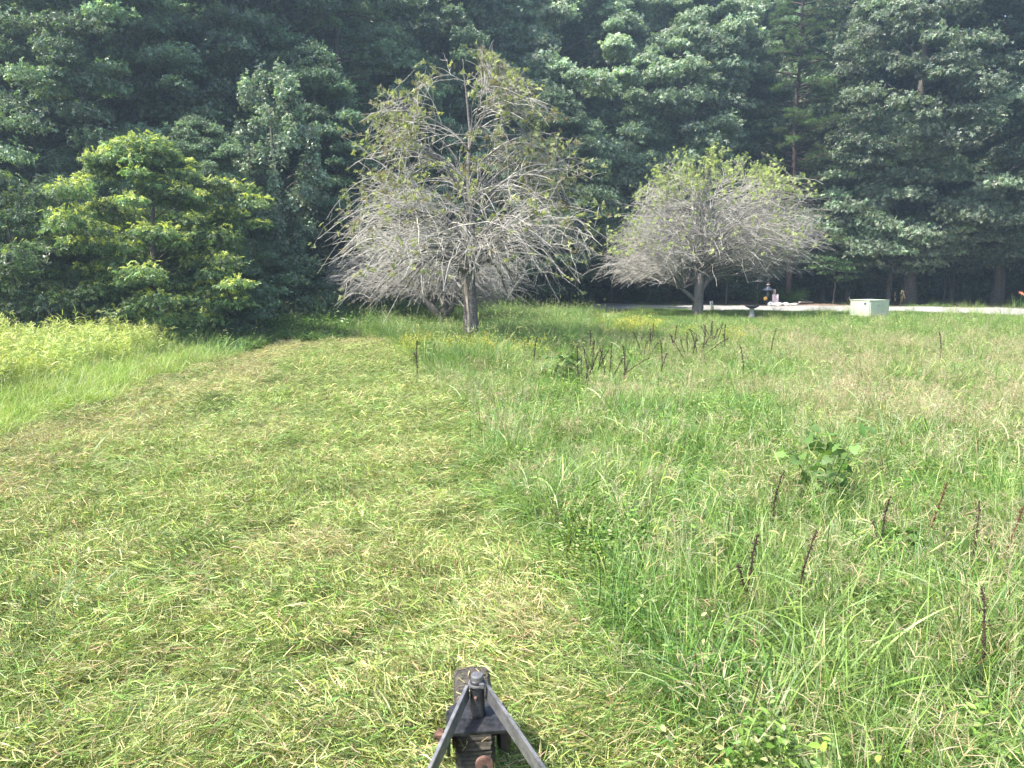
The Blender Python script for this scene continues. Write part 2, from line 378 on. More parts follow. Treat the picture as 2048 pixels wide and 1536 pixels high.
for s in range(3):  # 0-2 fine mixed field grass
    g, r_ = grass_tuft(PG, [3.2, 3.4, 1.5, .7, .18, .7], 200 + s, 160, .2, .16, .46, .0025, .0062, .55, -1.3, .8); lib_add('field_lib', 'field', g.mesh('field_grass', M_grass))
for s in range(3):  # 3-5 broad bladed clumps
    g, r_ = grass_tuft(PG, [2, 4, .5, 2, .1, 1], 210 + s, 75, .15, .22, .52, .005, .012, .45, -1.7, .7, 7); lib_add('field_lib', 'field', g.mesh('field_grass', M_grass))
for s in range(3):  # 6-8 foxtails
    g, r_ = grass_tuft(PG, [3, 3, 1, 1, .4, 1], 220 + s, 60, .16, .2, .45, .003, .007, .35, -1.2, .5)
    heads_foxtail(g, r_, 3, .15, .38, .58); lib_add('field_lib', 'field', g.mesh('field_grass', M_grass))
for s in range(3):  # 9-11 wiry seeding grass, pale and airy
    g, r_ = grass_tuft(PG, [2, 1, 1, .5, 2, 2], 230 + s, 60, .2, .15, .35, .002, .004, .45, -1.0, .6)
    panicles(g, r_, 16, .2, .3, .55); lib_add('field_lib', 'field', g.mesh('field_grass', M_grass))
def leafy_tuft(seed, n_st, r, h0, h1, pal, wt, lf=.035, width=.42, per=16, up=.3, mat=None, tipcol=None):
    rng = np.random.default_rng(seed); g = Geo(); b0 = disc(rng, n_st, r); ph = rng.uniform(0, 6.28, n_st); L = rng.uniform(h0, h1, n_st)
    sp = blades(g, rng, n_st, b0, ph, rng.normal(1.35, .15, n_st), rng.normal(-.3, .25, n_st), rng.normal(0, .2, n_st), L, np.full(n_st, .0035), mixcol(rng, n_st, [G_mid, TAN], [2, 1], .1), 5, .5)
    T = np.array([[0, 0, 0], [.35, width / 2, .05], [.75, width / 2.6, .03], [1, 0, -.08], [.75, -width / 2.6, .03], [.35, -width / 2, .05], [.5, 0, -.02]])
    Fq = np.array([[0, 6, 1], [1, 6, 2], [2, 6, 3], [3, 6, 4], [4, 6, 5], [5, 6, 0]])[:, ::-1]
    for k in range(per):
        t = (k + .5 + rng.uniform(-.3, .3, n_st)) / per * .9 + .1; i0 = np.minimum((t * 5).astype(int), 4)
        p = sp[np.arange(n_st), i0] * (1 - (t * 5 - i0))[:, None] + sp[np.arange(n_st), i0 + 1] * (t * 5 - i0)[:, None]
        a = k * 2.4 + rng.uniform(-.5, .5, n_st) + ph
        d = np.stack([np.cos(a), np.sin(a), rng.normal(up, .25, n_st)], -1)
        stamp(g, T, Fq, p, frames(d, np.array([0, 0, 1.]) + rng.normal(0, .25, (n_st, 3))), lf * (1.25 - .65 * t) * rng.uniform(.7, 1.3, n_st), mixcol(rng, n_st, pal, wt, .15))
    return g, rng, sp
for s in range(3):  # 12-14 low leafy weeds
    g, r_, _ = leafy_tuft(240 + s, 10, .15, .16, .38, [G_lime, PALE, G_mid, (.22, .28, .09)], [2, .7, 2, 2], .045, .45, 12); lib_add('field_lib', 'field', g.mesh('field_weed', M_weed))
for s in range(3):  # 15-17 taller meadow tuft, for the strip round the old trees
    g, r_ = grass_tuft(PG, [3, 2.5, 1, 2, .2, .6], 250 + s, 90, .22, .4, .8, .004, .008, .28, -.9, .5, 6)
    heads_foxtail(g, r_, 4, .2, .6, .85); lib_add('field_lib', 'field', g.mesh('field_grass', M_grass))
for s in range(2):  # 18-19 yellow flowering weed
    g, r_, sp = leafy_tuft(260 + s, 16, .2, .3, .5, [G_lime, (.3, .33, .06)], [1, 1], .05, .3, 12)
    p = np.repeat(sp[:, -1], 9, 0) + r_.normal(0, .03, (len(sp) * 9, 3))
    stamp(g, np.array([[-.5, -.5, 0], [.5, -.5, 0], [.5, .5, .1], [-.5, .5, -.1]]), np.array([[0, 1, 2, 3]]), p, frames(r_.normal(0, 1, (len(p), 3)), r_.normal(0, 1, (len(p), 3))), r_.uniform(.01, .02, len(p)), mixcol(r_, len(p), [(.42, .38, .06), (.38, .38, .09)], [1, 1], .1))
    lib_add('field_lib', 'field', g.mesh('field_weed', M_weed))
for s in range(2):  # 20-21 lawn turf
    g, r_ = grass_tuft(PG, [4, 3, 1.5, .3, .2, .3], 270 + s, 260, .3, .05, .12, .003, .006, .5, -.8, .5, 3); lib_add('field_lib', 'field', g.mesh('lawn_grass', M_grass))
for s in range(2):  # 22-23 bright edge grass
    g, r_ = grass_tuft([(.21, .31, .055), (.27, .36, .07), (.12, .21, .035), PALE], [4, 4, 1, 1], 280 + s, 110, .2, .25, .55, .003, .006, .3, -.9, .5)
    lib_add('field_lib', 'field', g.mesh('field_grass', M_grass))
for s in range(3):  # 24-26 goldenrod: leafy upright stems with a plumy yellow-green top
    g, r_, sp = leafy_tuft(290 + s, 16, .22, .42, .72, [(.21, .30, .06), (.25, .31, .08), PALE], [2, 2, 1], .05, .16, 22, .8)
    blades(g, r_, 60, disc(r_, 60, .24), r_.uniform(0, 6.28, 60), r_.normal(1.4, .15, 60), r_.normal(-.4, .3, 60), r_.normal(0, .3, 60), r_.uniform(.35, .68, 60), r_.uniform(.003, .006, 60), mixcol(r_, 60, [(.24, .33, .06), PALE], [2, 1], .15), 5)
    n = len(sp); tip = sp[:, -1]
    for k in range(12):
        a = r_.uniform(0, 6.28, n); p0 = tip - np.array([0, 0, 1.]) * r_.uniform(-.03, .16, n)[:, None]
        q = blades(g, r_, n, p0, a, r_.normal(.7, .25, n), r_.normal(-.9, .3, n), r_.normal(0, .3, n), r_.uniform(.05, .14, n), r_.uniform(.008, .02, n), mixcol(r_, n, [(.37, .41, .13), (.42, .44, .16), (.30, .37, .11)], [1, 1, 1], .12), 3, .8)
    lib_add('field_lib', 'field', g.mesh('goldenrod', M_weed))
for s in range(2):  # 27-28 shady forest-edge herbs
    g, r_, _ = leafy_tuft(300 + s, 22, .3, .15, .45, [G_mid, G_deep, (.07, .14, .03)], [2, 1, 2], .09, .5, 9, .3); lib_add('field_lib', 'field', g.mesh('edge_herb', M_weed))
for s in range(2):  # 29-30 white flowers
    g, r_, sp = leafy_tuft(310 + s, 5, .15, .45, .65, [G_lime, G_mid], [1, 1], .04, .25, 10)
    p = np.repeat(sp[:, -1], 12, 0) + r_.normal(0, 1, (len(sp) * 12, 3)) * np.array([.035, .035, .008])
    stamp(g, np.array([[-.5, -.5, 0], [.5, -.5, 0], [.5, .5, .1], [-.5, .5, -.1]]), np.array([[0, 1, 2, 3]]), p, frames(r_.normal(0, 1, (len(p), 3)), np.array([0, 0, 1.]) + r_.normal(0, .3, (len(p), 3))), r_.uniform(.012, .022, len(p)), (.8, .8, .74))
    lib_add('field_lib', 'field', g.mesh('field_weed', M_weed))
IX = dict(fine=(0, 3), broad=(3, 6), fox=(6, 9), wiry=(9, 12), leafy=(12, 15), tall=(15, 18), yellow=(18, 20), lawn=(20, 22), bright=(22, 24), gold=(24, 27), herb=(27, 29), white=(29, 31))

def vnoise(x, y, s, seed):
    """smooth value noise in 0..1"""
    r = np.random.default_rng(seed); T = r.random((64, 64)); X, Y = x / s + 100, y / s + 100
    xi, yi = np.floor(X).astype(int), np.floor(Y).astype(int); fx, fy = X - xi, Y - yi; fx = fx * fx * (3 - 2 * fx); fy = fy * fy * (3 - 2 * fy)
    g_ = lambda a, b: T[a % 64, b % 64]
    return (g_(xi, yi) * (1 - fx) + g_(xi + 1, yi) * fx) * (1 - fy) + (g_(xi, yi + 1) * (1 - fx) + g_(xi + 1, yi + 1) * fx) * fy
def field_pts(rng, x0, x1, y0, y1, dens):
    n = int((x1 - x0) * (y1 - y0) * dens); x = rng.uniform(x0, x1, n); y = rng.uniform(y0, y1, n)
    k = np.abs(x) < y * .80 + 2.2
    return x[k], y[k]
rng = np.random.default_rng(11)
# --- cut grass
x, y = field_pts(rng, -14, 6, 1.6, 26, 44)
k = inside(mown_poly, x, y); k &= rng.random(len(x)) < np.interp(y, [7, 14], [1, .4]); x, y = x[k], y[k]
dl = dist_line(left_edge, x, y); n1, n2, n3 = vnoise(x, y, .9, 1), vnoise(x, y, .35, 2), vnoise(x + y * .2, y, .6, 3)
straw = np.clip(1.7 - dl / 1.1, 0, 1) * 1.05 + (n1 - .5) * .9 + (n2 - .5) * .5
kind = np.where(straw > .62, 4, np.where(straw > .33, 3, np.where(straw > .02, 0, np.where(n3 > .55, 2, 1))))
kind = np.where((np.abs(dl - 1.75 + .5 * (n3 - .5)) < .2) & (vnoise(x, y, .7, 51) > .35) & (y < 14), np.where(n2 > .5, 5, 2), kind)
kind = np.where((n2 > .82) & (n1 > .35), 5, kind)
kind = np.where(rng.random(len(x)) < .2, rng.integers(0, 4, len(x)), kind)
n = len(x); rot = np.stack([rng.normal(0, .12, n), rng.normal(0, .12, n), (vnoise(x, y, 1.6, 41) - .5) * 2.4 + (vnoise(x, y, .5, 42) - .5) * 1.6 + rng.normal(0, .25, n) + math.pi * (rng.random(n) < .5)], -1); s = rng.uniform(.75, 1.1, n) * np.where(y > 9, 1.25, 1)
lump = np.clip(vnoise(x, y, .22, 9) - .4, 0, 1) * .16; kp = rng.random(n) > .3 * (vnoise(x, y, .16, 10) > .66)
x, y, rot, s, lump, kind, n = x[kp], y[kp], rot[kp], s[kp], lump[kp], kind[kp], int(kp.sum())
scatter('cut_grass', 'cut_lib', np.stack([x, y, hgt(x, y) + .004 + lump], -1), rot, np.stack([s, s, s * rng.uniform(.8, 1.6, n)], -1), kind * 3 + rng.integers(0, 3, n))

def emit(name, x, y, kinds, probs, smin, smax, hs=1.0, clump=None):
    """scatter tufts of the given kinds; probs (K,N) or (K,)"""
    n = len(x); pr = np.array([np.broadcast_to(p, n) for p in probs], float); pr /= pr.sum(0); c = np.cumsum(pr, 0); q = rng.random(n)
    ki = (q[None] > c).sum(0).clip(0, len(kinds) - 1)
    lo = np.array([IX[a][0] for a in kinds])[ki]; hi = np.array([IX[a][1] for a in kinds])[ki]
    idx = lo + (rng.random(n) * (hi - lo)).astype(int)
    s = rng.uniform(smin, smax, n); z = s * hs * np.exp(rng.normal(0, .12, n))
    return scatter(name, 'field_lib', np.stack([x, y, hgt(x, y)], -1), np.stack([rng.normal(0, .07, n), rng.normal(0, .07, n), rng.uniform(0, 6.28, n)], -1), np.stack([s, s, z], -1), idx)
# --- the tall rough field right of the cut strip
x, y = field_pts(rng, -6, 26, 1.4, 33, 52)
k = ~inside(mown_poly, x, y) & ~inside(lawn_poly, x, y) & ~inside(drive_poly, x, y) & ~inside(wood_poly, x, y) & (x > np.interp(y, [0, 10, 20, 30], [.1, -1.2, -4.6, -8])) & (rng.random(len(x)) < np.interp(y, [6, 14], [1, .38]))
x, y = x[k], y[k]; k = y < 27.8 + 4 * (x < 2) ; x, y = x[k], y[k]
de = dist_line(right_edge, x, y); U = 1024 + x / y * 1500
n1, n2, n3, n4 = (vnoise(x, y, sc, sd_) for sc, sd_ in ((1.1, 21), (.6, 22), (1.6, 23), (.8, 24)))
dry = np.clip((U - 1150) / 600, 0.15, 1) * np.clip((y - 6) / 3, 0, 1) * np.clip((21 - y) / 4, 0, 1)
pr = [1.25 + 0 * x, .22 + 2.0 * (n1 > .55) * (y < 16), .16 + .8 * (n2 > .68) * (y > 4), .32 + 2.9 * dry * (n3 > .33), .28 + 2.4 * (n4 > .58) * (y > 4) + .8 * (y > 10)]
h = .52 + .50 * vnoise(x, y, .75, 31) + np.where(y < 5, -.02, 0)
h *= np.clip(.72 + de / .4, .72, 1.12)
emit('field_grass', x, y, ['fine', 'broad', 'fox', 'wiry', 'leafy'], pr, .75, 1.2, h)
# --- taller strip round the old trees and behind
x, y = field_pts(rng, -7, 3.6, 13.5, 31, 15)
U = 1024 + x / y * 1500
k = ~inside(mown_poly, x, y) & ~inside(lawn_poly, x, y) & ~inside(wood_poly, x, y) & (U > 745) & (U < 1010 + (y - 13) * 22) & (dist_line(right_edge, x, y) > .15)
x, y = x[k], y[k]
k = ~((y > 19.5) & (y < 27) & (1024 + x / y * 1500 > 790) & (1024 + x / y * 1500 < 1000) & (rng.random(len(x)) < .85)); x, y = x[k], y[k]
emit('tall_grass', x, y, ['tall', 'fine', 'herb'], [1, .4, .25 * (x < -3)], .8, 1.2, .8)
# --- yellow patches
xx, yy = [], []
for (u, v, rx, ry, n) in ((880, 715, .8, .9, 26), (1240, 668, 1.6, 2.2, 34), (960, 725, .8, .6, 20), (1400, 690, 1.2, 1.2, 6)):
    px, py = P(u, v); a = rng.normal(0, .5, (n, 2)); xx.append(px + a[:, 0] * rx); yy.append(py + a[:, 1] * ry)
x, y = np.concatenate(xx), np.concatenate(yy); emit('yellow_weeds', x, y, ['yellow'], [1], .8, 1.15)
# --- lawn by the driveway
x, y = field_pts(rng, -3, 34, 22, 37, 14); k = inside(lawn_poly, x, y) & ~inside(drive_poly, x, y); x, y = x[k], y[k]
emit('lawn_grass', x, y, ['lawn', 'bright'], [1, .015], .9, 1.4)
x, y = field_pts(rng, 12, 34, 37, 44, 6); k = ~inside(drive_poly, x, y) & (dist_line(drive_far, x, y) < .9 * vnoise(x, y, 2, 4) ** .5) & (x > 20); x, y = x[k], y[k]
emit('verge_grass', x, y, ['lawn', 'fine'], [1, .3], .8, 1.2)
# --- left: bright edge grass, goldenrod behind it
x, y = field_pts(rng, -19, -3, 5, 24, 24)
dl = dist_line(left_edge, x, y)
k = ~inside(mown_poly, x, y) & ~inside(wood_poly, x, y) & (x < np.interp(y, [5, 17, 24], [-3, -5, -4])) & ~((y > 12) & (rng.random(len(x)) < .3)); x, y, dl = x[k], y[k], dl[k]
U = 1024 + x / y * 1500
g_ = np.clip((dl - 1.0 - .6 * vnoise(x, y, 1, 5)) * 1.5, 0, 1) * np.clip((17.6 - y + 2 * vnoise(x, y, 1.5, 6)) / 1.5, 0, 1) * (U < 470)
k = rng.random(len(x)) > g_ * .35; x, y, dl, g_, U = x[k], y[k], dl[k], g_[k], U[k]
emit('meadow_grass', x, y, ['bright', 'fine', 'fox', 'wiry', 'gold', 'herb', 'white', 'tall'], [2 * (1 - g_) * (y < 17), .5 * (1 - g_), .3 * (1 - g_) + .05, .25, 3.2 * g_, 3 * (y > 16.5), .035 + 0 * x, .0 + .6 * (1 - g_) * (y > 15)], .8, 1.2, np.clip(.62 + dl * .14, .5, 1.0))
# --- shady herbs along the wood edge
x, y = field_pts(rng, -30, 12, 15, 52, 5)
dw = dist_line(wood_edge, x, y); k = (dw < 2.6) & ~inside(mown_poly, x, y) & ~inside(drive_poly, x, y) & ~inside(lawn_poly, x, y) & (y < 38) | ((dw < 3) & inside(wood_poly, x, y) & (rng.random(len(x)) < .25) & ~inside(drive_poly, x, y)); k &= ~((x > 13) & (y < 49)); x, y = x[k], y[k]
emit('woodland_undergrowth', x, y, ['herb', 'tall'], [1, .1], 1.0, 1.7)

# ------------------------------------------------------------------ forest trees
TL = np.array([[0, 0, 0], [.5, .26, .07], [1, 0, -.06], [.5, -.26, .07]]); FL = np.array([[0, 3, 2], [0, 2, 1]])
def sprig(seed, k=6, narrow=1.0, spread=1.0, drop=.2, compound=False):
    r = np.random.default_rng(seed); V, F = [], []
    for i in range(k):
        if compound:
            t = (i // 2) / (k / 2); base = np.array([t * .7, 0, -t * t * .25]); a = (1 if i % 2 else -1) * (1.0 - .4 * t); d = np.array([[math.cos(a), math.sin(a), -drop]]); sc = .42
        else:
            a = i * 2.4 + r.uniform(-.4, .4); base = np.array([.1 * i / k, 0, 0]); d = np.array([[math.cos(a) * spread + .35, math.sin(a) * spread, r.normal(-drop, .25)]]); sc = .55
        R = frames(d, np.array([[0, 0, 1.]]) + r.normal(0, .25, (1, 3)))[0]
        T = TL * np.array([1, narrow, 1]); V.append((T @ R.T) * sc * r.uniform(.75, 1.2) + base); F.append(FL + 4 * i)
    return np.concatenate(V), np.concatenate(F)
def clumpy(g, rng, C, R3, n, tv, tf, size, pal, wt, upn=.6, out=.5, down=.25, var=.18, cvar=.22, tips=None):
    """leaf sprigs spread over flattened clumps: C (K,3) centres, R3 (K,3) radii"""
    K = len(C); k = np.repeat(np.arange(K), n); N = K * n
    d = unit(rng.normal(0, 1, (N, 3))); d[:, 2] = np.where(d[:, 2] < -.2, -d[:, 2] * rng.random(N), d[:, 2])
    q = rng.uniform(.35, 1.0, N) ** .6
    q *= 1 + .22 * np.sin(d[:, 0] * 7 + k) * np.sin(d[:, 1] * 6 + 2 * k) * 1.2
    p = C[k] + d * q[:, None] * R3[k]
    nrm = np.array([0, 0, upn]) + d * .5 + rng.normal(0, .45, (N, 3))
    dr = d * np.array([1, 1, .4]) * out + np.array([0, 0, -down]) + rng.normal(0, .45, (N, 3))
    cb = np.exp(rng.normal(0, cvar, (K, 1)))[k]
    c = mixcol(rng, N, pal, wt, var) * cb
    if tips is not None:
        m = (d[:, 2] > .45) & (q > .78) & (rng.random(N) < tips[1]); c[m] = np.array(tips[0]) * np.exp(rng.normal(0, .12, (m.sum(), 1)))
    stamp(g, tv, tf, p, frames(dr, nrm), size * rng.uniform(.7, 1.3, N), c)
def make_tree(seed, H, hb, R, K, n, leaf, pal, wt, crad=1.2, flat=.6, prof=None, tv=None, tf=None, tr=.25, lean=0, tips=None, lobes=.25, bark=None, mat=None, drape=0, upn=.42, down=.25, inner=.5):
    rng = np.random.default_rng(seed); prof = prof or (lambda t: np.sin(np.clip(t, 0, 1) ** .75 * math.pi * .93 + .18) ** .7)
    t = rng.uniform(0, 1, K) ** .9; a = rng.uniform(0, 6.28, K)
    rr = R * np.clip(prof(t), .05, 2) * (1 + lobes * np.sin(a * 3 + seed) * np.cos(t * 7 + seed)) * rng.uniform(inner, 1, K) ** .6
    z = hb + (H - hb) * t
    C = np.stack([rr * np.cos(a), rr * np.sin(a), z], -1)
    cr = crad * rng.uniform(.6, 1.3, K) * (1.1 - .35 * t)
    R3 = np.stack([cr, cr, cr * flat], -1)
    if drape:
        m = rr > R * .4 * prof(t); R3[m, 2] *= drape; R3[m, :2] *= .6
    g = Geo(); tv_, tf_ = (tv, tf) if tv is not None else sprig(seed)
    clumpy(g, rng, C, R3, n, tv_, tf_, leaf, pal, wt, tips=tips, upn=upn, down=down)
    crown = g.mesh('crown', mat or M_leaf)
    g = Geo(); P_ = 14; tt = np.linspace(0, 1, P_); w = np.cumsum(rng.normal(0, 1, (P_, 2)), 0) * H * .006
    tp = np.stack([w[:, 0] + lean * tt ** 2 * H * .1, w[:, 1], tt * H * .93 - .15], -1)
    rad = tr * (1 - tt * .9) ** .8; rad[0] *= 1.45; rad[1] *= 1.06
    tubes(g, tp, rad, 10)
    nl = min(K, 34); sel = rng.choice(K, nl, replace=False)
    z0 = np.clip(C[sel, 2] - rng.uniform(.5, 1.0, nl) * np.hypot(C[sel, 0], C[sel, 1]) * .7, hb * .6, H * .88)
    P0 = np.stack([np.interp(z0, tp[:, 2], tp[:, 0]), np.interp(z0, tp[:, 2], tp[:, 1]), z0], -1)
    P2 = C[sel]; P1 = (P0 + P2) / 2 + np.array([0, 0, .35]) + (P2 - P0) * np.array([.15, .15, -.1])
    br = tr * .32 * (1 - z0 / H * .7)
    tubes(g, bez(P0, P1, P2, 8, .05, rng), br[:, None] * np.linspace(1, .2, 8)[None], 5)
    trunk = g.mesh('trunk', bark or M_bark, True)
    return trunk, crown
OAK = [(.17, .23, .16), (.235, .285, .21), (.115, .17, .105)]; DARK = [(.12, .19, .115), (.165, .235, .15), (.08, .135, .08)]; FRESH = [(.11, .185, .07), (.155, .235, .085), (.06, .115, .045)]  # OAK and DARK leaf colours lightened and blued to stand in for lens veil
OLIVE = [(.09, .12, .04), (.12, .15, .06), (.06, .085, .03)]
ov, of = sprig(3, 6, .95, 1.0, .15); dv, df = sprig(4, 6, .9, 1.0, .3); cv, cf = sprig(5, 10, .75, 1.0, .45, True)
PROTO = {}
PROTO['oak_a'] = make_tree(31, 23, 2.6, 6.6, 470, 230, .25, OAK, [2, 1.4, 1.4], 1.1, .62, inner=.7, tv=ov, tf=of, tr=.34)
PROTO['oak_b'] = make_tree(32, 22, 3.6, 5.8, 420, 230, .25, OAK, [1.6, .8, 2], 1.05, .62, inner=.7, tv=ov, tf=of, tr=.3)
PROTO['poplar_a'] = make_tree(33, 25, 4.5, 4.8, 420, 220, .23, DARK, [2, 1.2, 1], .95, .65, inner=.65, tv=dv, tf=df, tr=.28)
PROTO['poplar_b'] = make_tree(34, 24, 2.4, 5.2, 440, 220, .23, DARK, [1.4, 2, 1], .95, .62, inner=.65, tv=dv, tf=df, tr=.26, lobes=.35)
PROTO['maple'] = make_tree(35, 15, 1.2, 4.2, 230, 230, .19, DARK + [(.09, .14, .05)], [2, 2, 1, 1], .9, .6, inner=.65, tv=dv, tf=df, tr=.17)
LOWP = lambda t: np.sin(np.clip(t, 0, 1) ** .62 * math.pi * .95 + .12) ** .6
PROTO['low_oak'] = make_tree(41, 10.5, 1.9, 4.3, 240, 220, .23, OAK, [1.6, 1, 2], 1.05, .6, inner=.65, tv=ov, tf=of, tr=.15)
PROTO['fresh'] = make_tree(36, 5.9, .4, 2.4, 210, 190, .16, FRESH, [2, 1.4, 2], .52, .65, prof=LOWP, tv=cv, tf=cf, tr=.1, tips=((.36, .43, .10), .8), lobes=.6)
PROTO['shrub'] = make_tree(37, 3.2, .2, 1.8, 80, 110, .16, DARK + FRESH[:1], [1, 2, .6, 1.2], .55, .7, prof=LOWP, tv=dv, tf=df, tr=.05)
PROTO['shrub_b'] = make_tree(38, 4.2, .15, 1.9, 100, 110, .18, FRESH + DARK[:2], [1, .5, 2, 1, 1], .6, .6, prof=LOWP, tv=cv, tf=cf, tr=.06, tips=((.22, .30, .06), .25))
PROTO['sapling'] = make_tree(39, 7.5, 1.9, 2.5, 60, 110, .18, [(.08, .14, .045), (.055, .1, .035)], [1, 1], .75, .4, tv=ov, tf=of, tr=.06)
PROTO['vined'] = make_tree(40, 9.2, .8, 1.35, 130, 120, .17, [(.16, .225, .14), (.24, .30, .21), (.07, .12, .06)], [2, 1.6, 1], .6, .9, prof=lambda t: .55 + .6 * np.sin(np.clip(t, 0, 1) ** 1.6 * math.pi) ** .8, tv=dv, tf=df, tr=.16, drape=1.7, mat=M_vine, upn=.2, down=.6)
def make_pine(seed, H, hb, R, pal, wt, nb=90):
    rng = np.random.default_rng(seed); g = Geo(); gt = Geo(); P_ = 14; tt = np.linspace(0, 1, P_)
    tp = np.stack([np.cumsum(rng.normal(0, 1, P_)) * .05, np.cumsum(rng.normal(0, 1, P_)) * .05, tt * H - .1], -1); tubes(gt, tp, .19 * (1 - .92 * tt), 9)
    z0 = hb + (H - hb) * np.sort(rng.uniform(0, 1, nb)); a = rng.uniform(0, 6.28, nb); L = R * (1.05 - .75 * (z0 - hb) / (H - hb)) * rng.uniform(.55, 1.1, nb)
    P0 = np.stack([np.interp(z0, tp[:, 2], tp[:, 0]), np.interp(z0, tp[:, 2], tp[:, 1]), z0], -1)
    dr = np.stack([np.cos(a), np.sin(a), 0 * a], -1)
    P2 = P0 + dr * L[:, None] + np.array([0, 0, 1.]) * rng.uniform(-.25, .25, nb)[:, None] * L[:, None]; P1 = (P0 + P2) / 2 + np.array([0, 0, .3])
    bp = bez(P0, P1, P2, 10, .03, rng); tubes(gt, bp, np.linspace(.045, .01, 10)[None].repeat(nb, 0), 4)
    # branchlets
    K = nb * 15; bi = rng.integers(0, nb, K); t = rng.uniform(.25, 1, K) * 9; i0 = np.minimum(t.astype(int), 8)
    p = bp[bi, i0] + (bp[bi, i0 + 1] - bp[bi, i0]) * (t - i0)[:, None]; sa = a[bi] + rng.choice([-1, 1], K) * rng.uniform(.4, 1.1, K)
    sl = rng.uniform(.3, 1.0, K) * L[bi] * .30 * (1.3 - t / 10); q = p + np.stack([np.cos(sa) * sl, np.sin(sa) * sl, rng.uniform(-.15, .25, K) * sl], -1)
    tubes(gt, bez(p, (p + q) / 2, q, 3, 0, rng), np.array([.012, .009, .004])[None].repeat(K, 0), 3, cap=False)
    NV, NF = [], []
    for i in range(14):
        d = unit(np.array([rng.uniform(.0, 1), rng.normal(0, .7), rng.normal(.25, .6)])); s = unit(np.cross(d, rng.normal(0, 1, 3))) * .035
        NV += [-s, s, d * rng.uniform(.6, 1)]; NF.append([3 * i, 3 * i + 1, 3 * i + 2])
    NV, NF = np.array(NV), np.array(NF)
    M = K * 7; ki = rng.integers(0, K, M); tt2 = rng.uniform(.2, 1.05, M)[:, None]; pos = p[ki] * (1 - tt2) + q[ki] * tt2 + rng.normal(0, .04, (M, 3))
    stamp(g, NV, NF, pos, frames(q[ki] - p[ki] + rng.normal(0, .15, (M, 3)), np.array([0, 0, 1.]) + rng.normal(0, .2, (M, 3))), rng.uniform(.15, .24, M), mixcol(rng, M, pal, wt, .15) * np.exp(rng.normal(0, .2, nb))[bi[ki]][:, None])
    return gt.mesh('trunk', M_pinebark, True), g.mesh('crown', M_leaf)
PROTO['pine_a'] = make_pine(51, 21, 3.0, 3.9, [(.075, .12, .035), (.10, .145, .045), (.05, .08, .03)], [2, 1, 1], 120)
PROTO['pine_b'] = make_pine(52, 22, 4.0, 4.4, [(.075, .12, .045), (.10, .15, .055), (.055, .09, .04)], [2, 1, 1], 190)

used = {}
def plant(kind, name, u, depth, sc, label, group=None, rz=0, cat='tree', sz=None, px=None):
    x = (u - 1024) / FPX * depth if px is None else px
    t = thing(name, (x, depth, float(hgt(x, depth)) - .03), label, cat, group, rz, sc)
    if sz: t.scale = (sc, sc, sc * sz)
    tr, cr_ = PROTO[kind]; obj('trunk', tr, t); obj('crown', cr_, t)
    return t
FT = 'broadleaf trees standing along the woods edge'
# near row, named one by one, left to right
plant('fresh', 'bushy_tree', 312, 19.6, .97, 'bushy bright green young tree with lime tips behind the goldenrod', None, 2.3, sz=.9)
plant('shrub_b', 'shrub', 35, 18.6, .98, 'yellow-green shrub half cut by the left edge of the photo', 'shrubs at the foot of the woods', 2.1, 'shrub')
plant('shrub_b', 'shrub', 165, 19.3, .62, 'low fern-leaved shrub just left of the lime-tipped young tree', 'shrubs at the foot of the woods', .8, 'shrub')
plant('shrub', 'shrub', 455, 20.5, .78, 'dark low shrub at the right foot of the lime-tipped young tree', 'shrubs at the foot of the woods', .3, 'shrub')
plant('maple', 'bushy_tree', 425, 23.0, .42, 'mid green young tree leaning out right behind the lime-tipped tree', None, 3.4)
plant('shrub', 'shrub', 590, 24.5, .8, 'rounded dark shrub at the woods edge beyond the end of the mown strip', 'shrubs at the foot of the woods', 1.3, 'shrub')
plant('vined', 'vine_covered_tree', 560, 25.4, .86, 'column-shaped tree hung with pale vine curtains, left of the reddish pine', None, .5)
plant('pine_a', 'pine_tree', 692, 33, 1.0, 'feathery pine with reddish trunk left of the tall grey-twigged tree', None, .6)
plant('pine_b', 'pine_tree', 1572, 44.5, 1.0, 'dark pine with sagging boughs above the bird feeder', None, 2.2)
plant('oak_a', 'oak_tree', 1830, 44.5, 1.0, 'largest pale sage-green oak on the right behind the utility cabinet', None, .2)
plant('oak_b', 'oak_tree', 1975, 45.5, 1.0, 'oak with bare lower trunk rising from the mulch bank far right', None, 1.2)
plant('oak_a', 'oak_tree', 2190, 43, .95, 'sage-green oak crown cut by the right edge of the photo', None, 4.2)
plant('oak_b', 'oak_tree', 1330, 48, .98, 'grey-green oak rising behind the twiggy dome-shaped tree', None, 3.1)
plant('oak_a', 'oak_tree', 1120, 47, .96, 'dark green oak filling the gap right of the tall grey-twigged tree', None, 5.2)
plant('poplar_b', 'broadleaf_tree', 900, 42, .95, 'deep green broadleaf tree straight behind the tall grey-twigged tree', None, .7)
plant('maple', 'maple_tree', 780, 36, .85, 'dark low-branched maple between the pine and the tall grey-twigged tree', None, 2.0)
plant('poplar_b', 'broadleaf_tree', 60, 27.5, .8, 'dark broadleaf tree behind the yellow-green shrub at far left', None, .2)
plant('maple', 'maple_tree', 210, 26, .92, 'dusky maple behind and left of the lime-tipped young tree', None, .9)
plant('poplar_a', 'broadleaf_tree', 350, 30, .86, 'tall blue-green tree directly above the lime-tipped young tree', None, 2.9)
plant('oak_b', 'oak_tree', -90, 29, .82, 'pale-topped tree leaning in at the upper left corner', None, 4.0)
plant('maple', 'maple_tree', 640, 29, .66, 'shaded maple between the vine-hung tree and the reddish pine', None, 5.0)
plant('poplar_a', 'broadleaf_tree', 510, 33, .88, 'tall dark tree behind the vine-hung tree', None, 5.6)
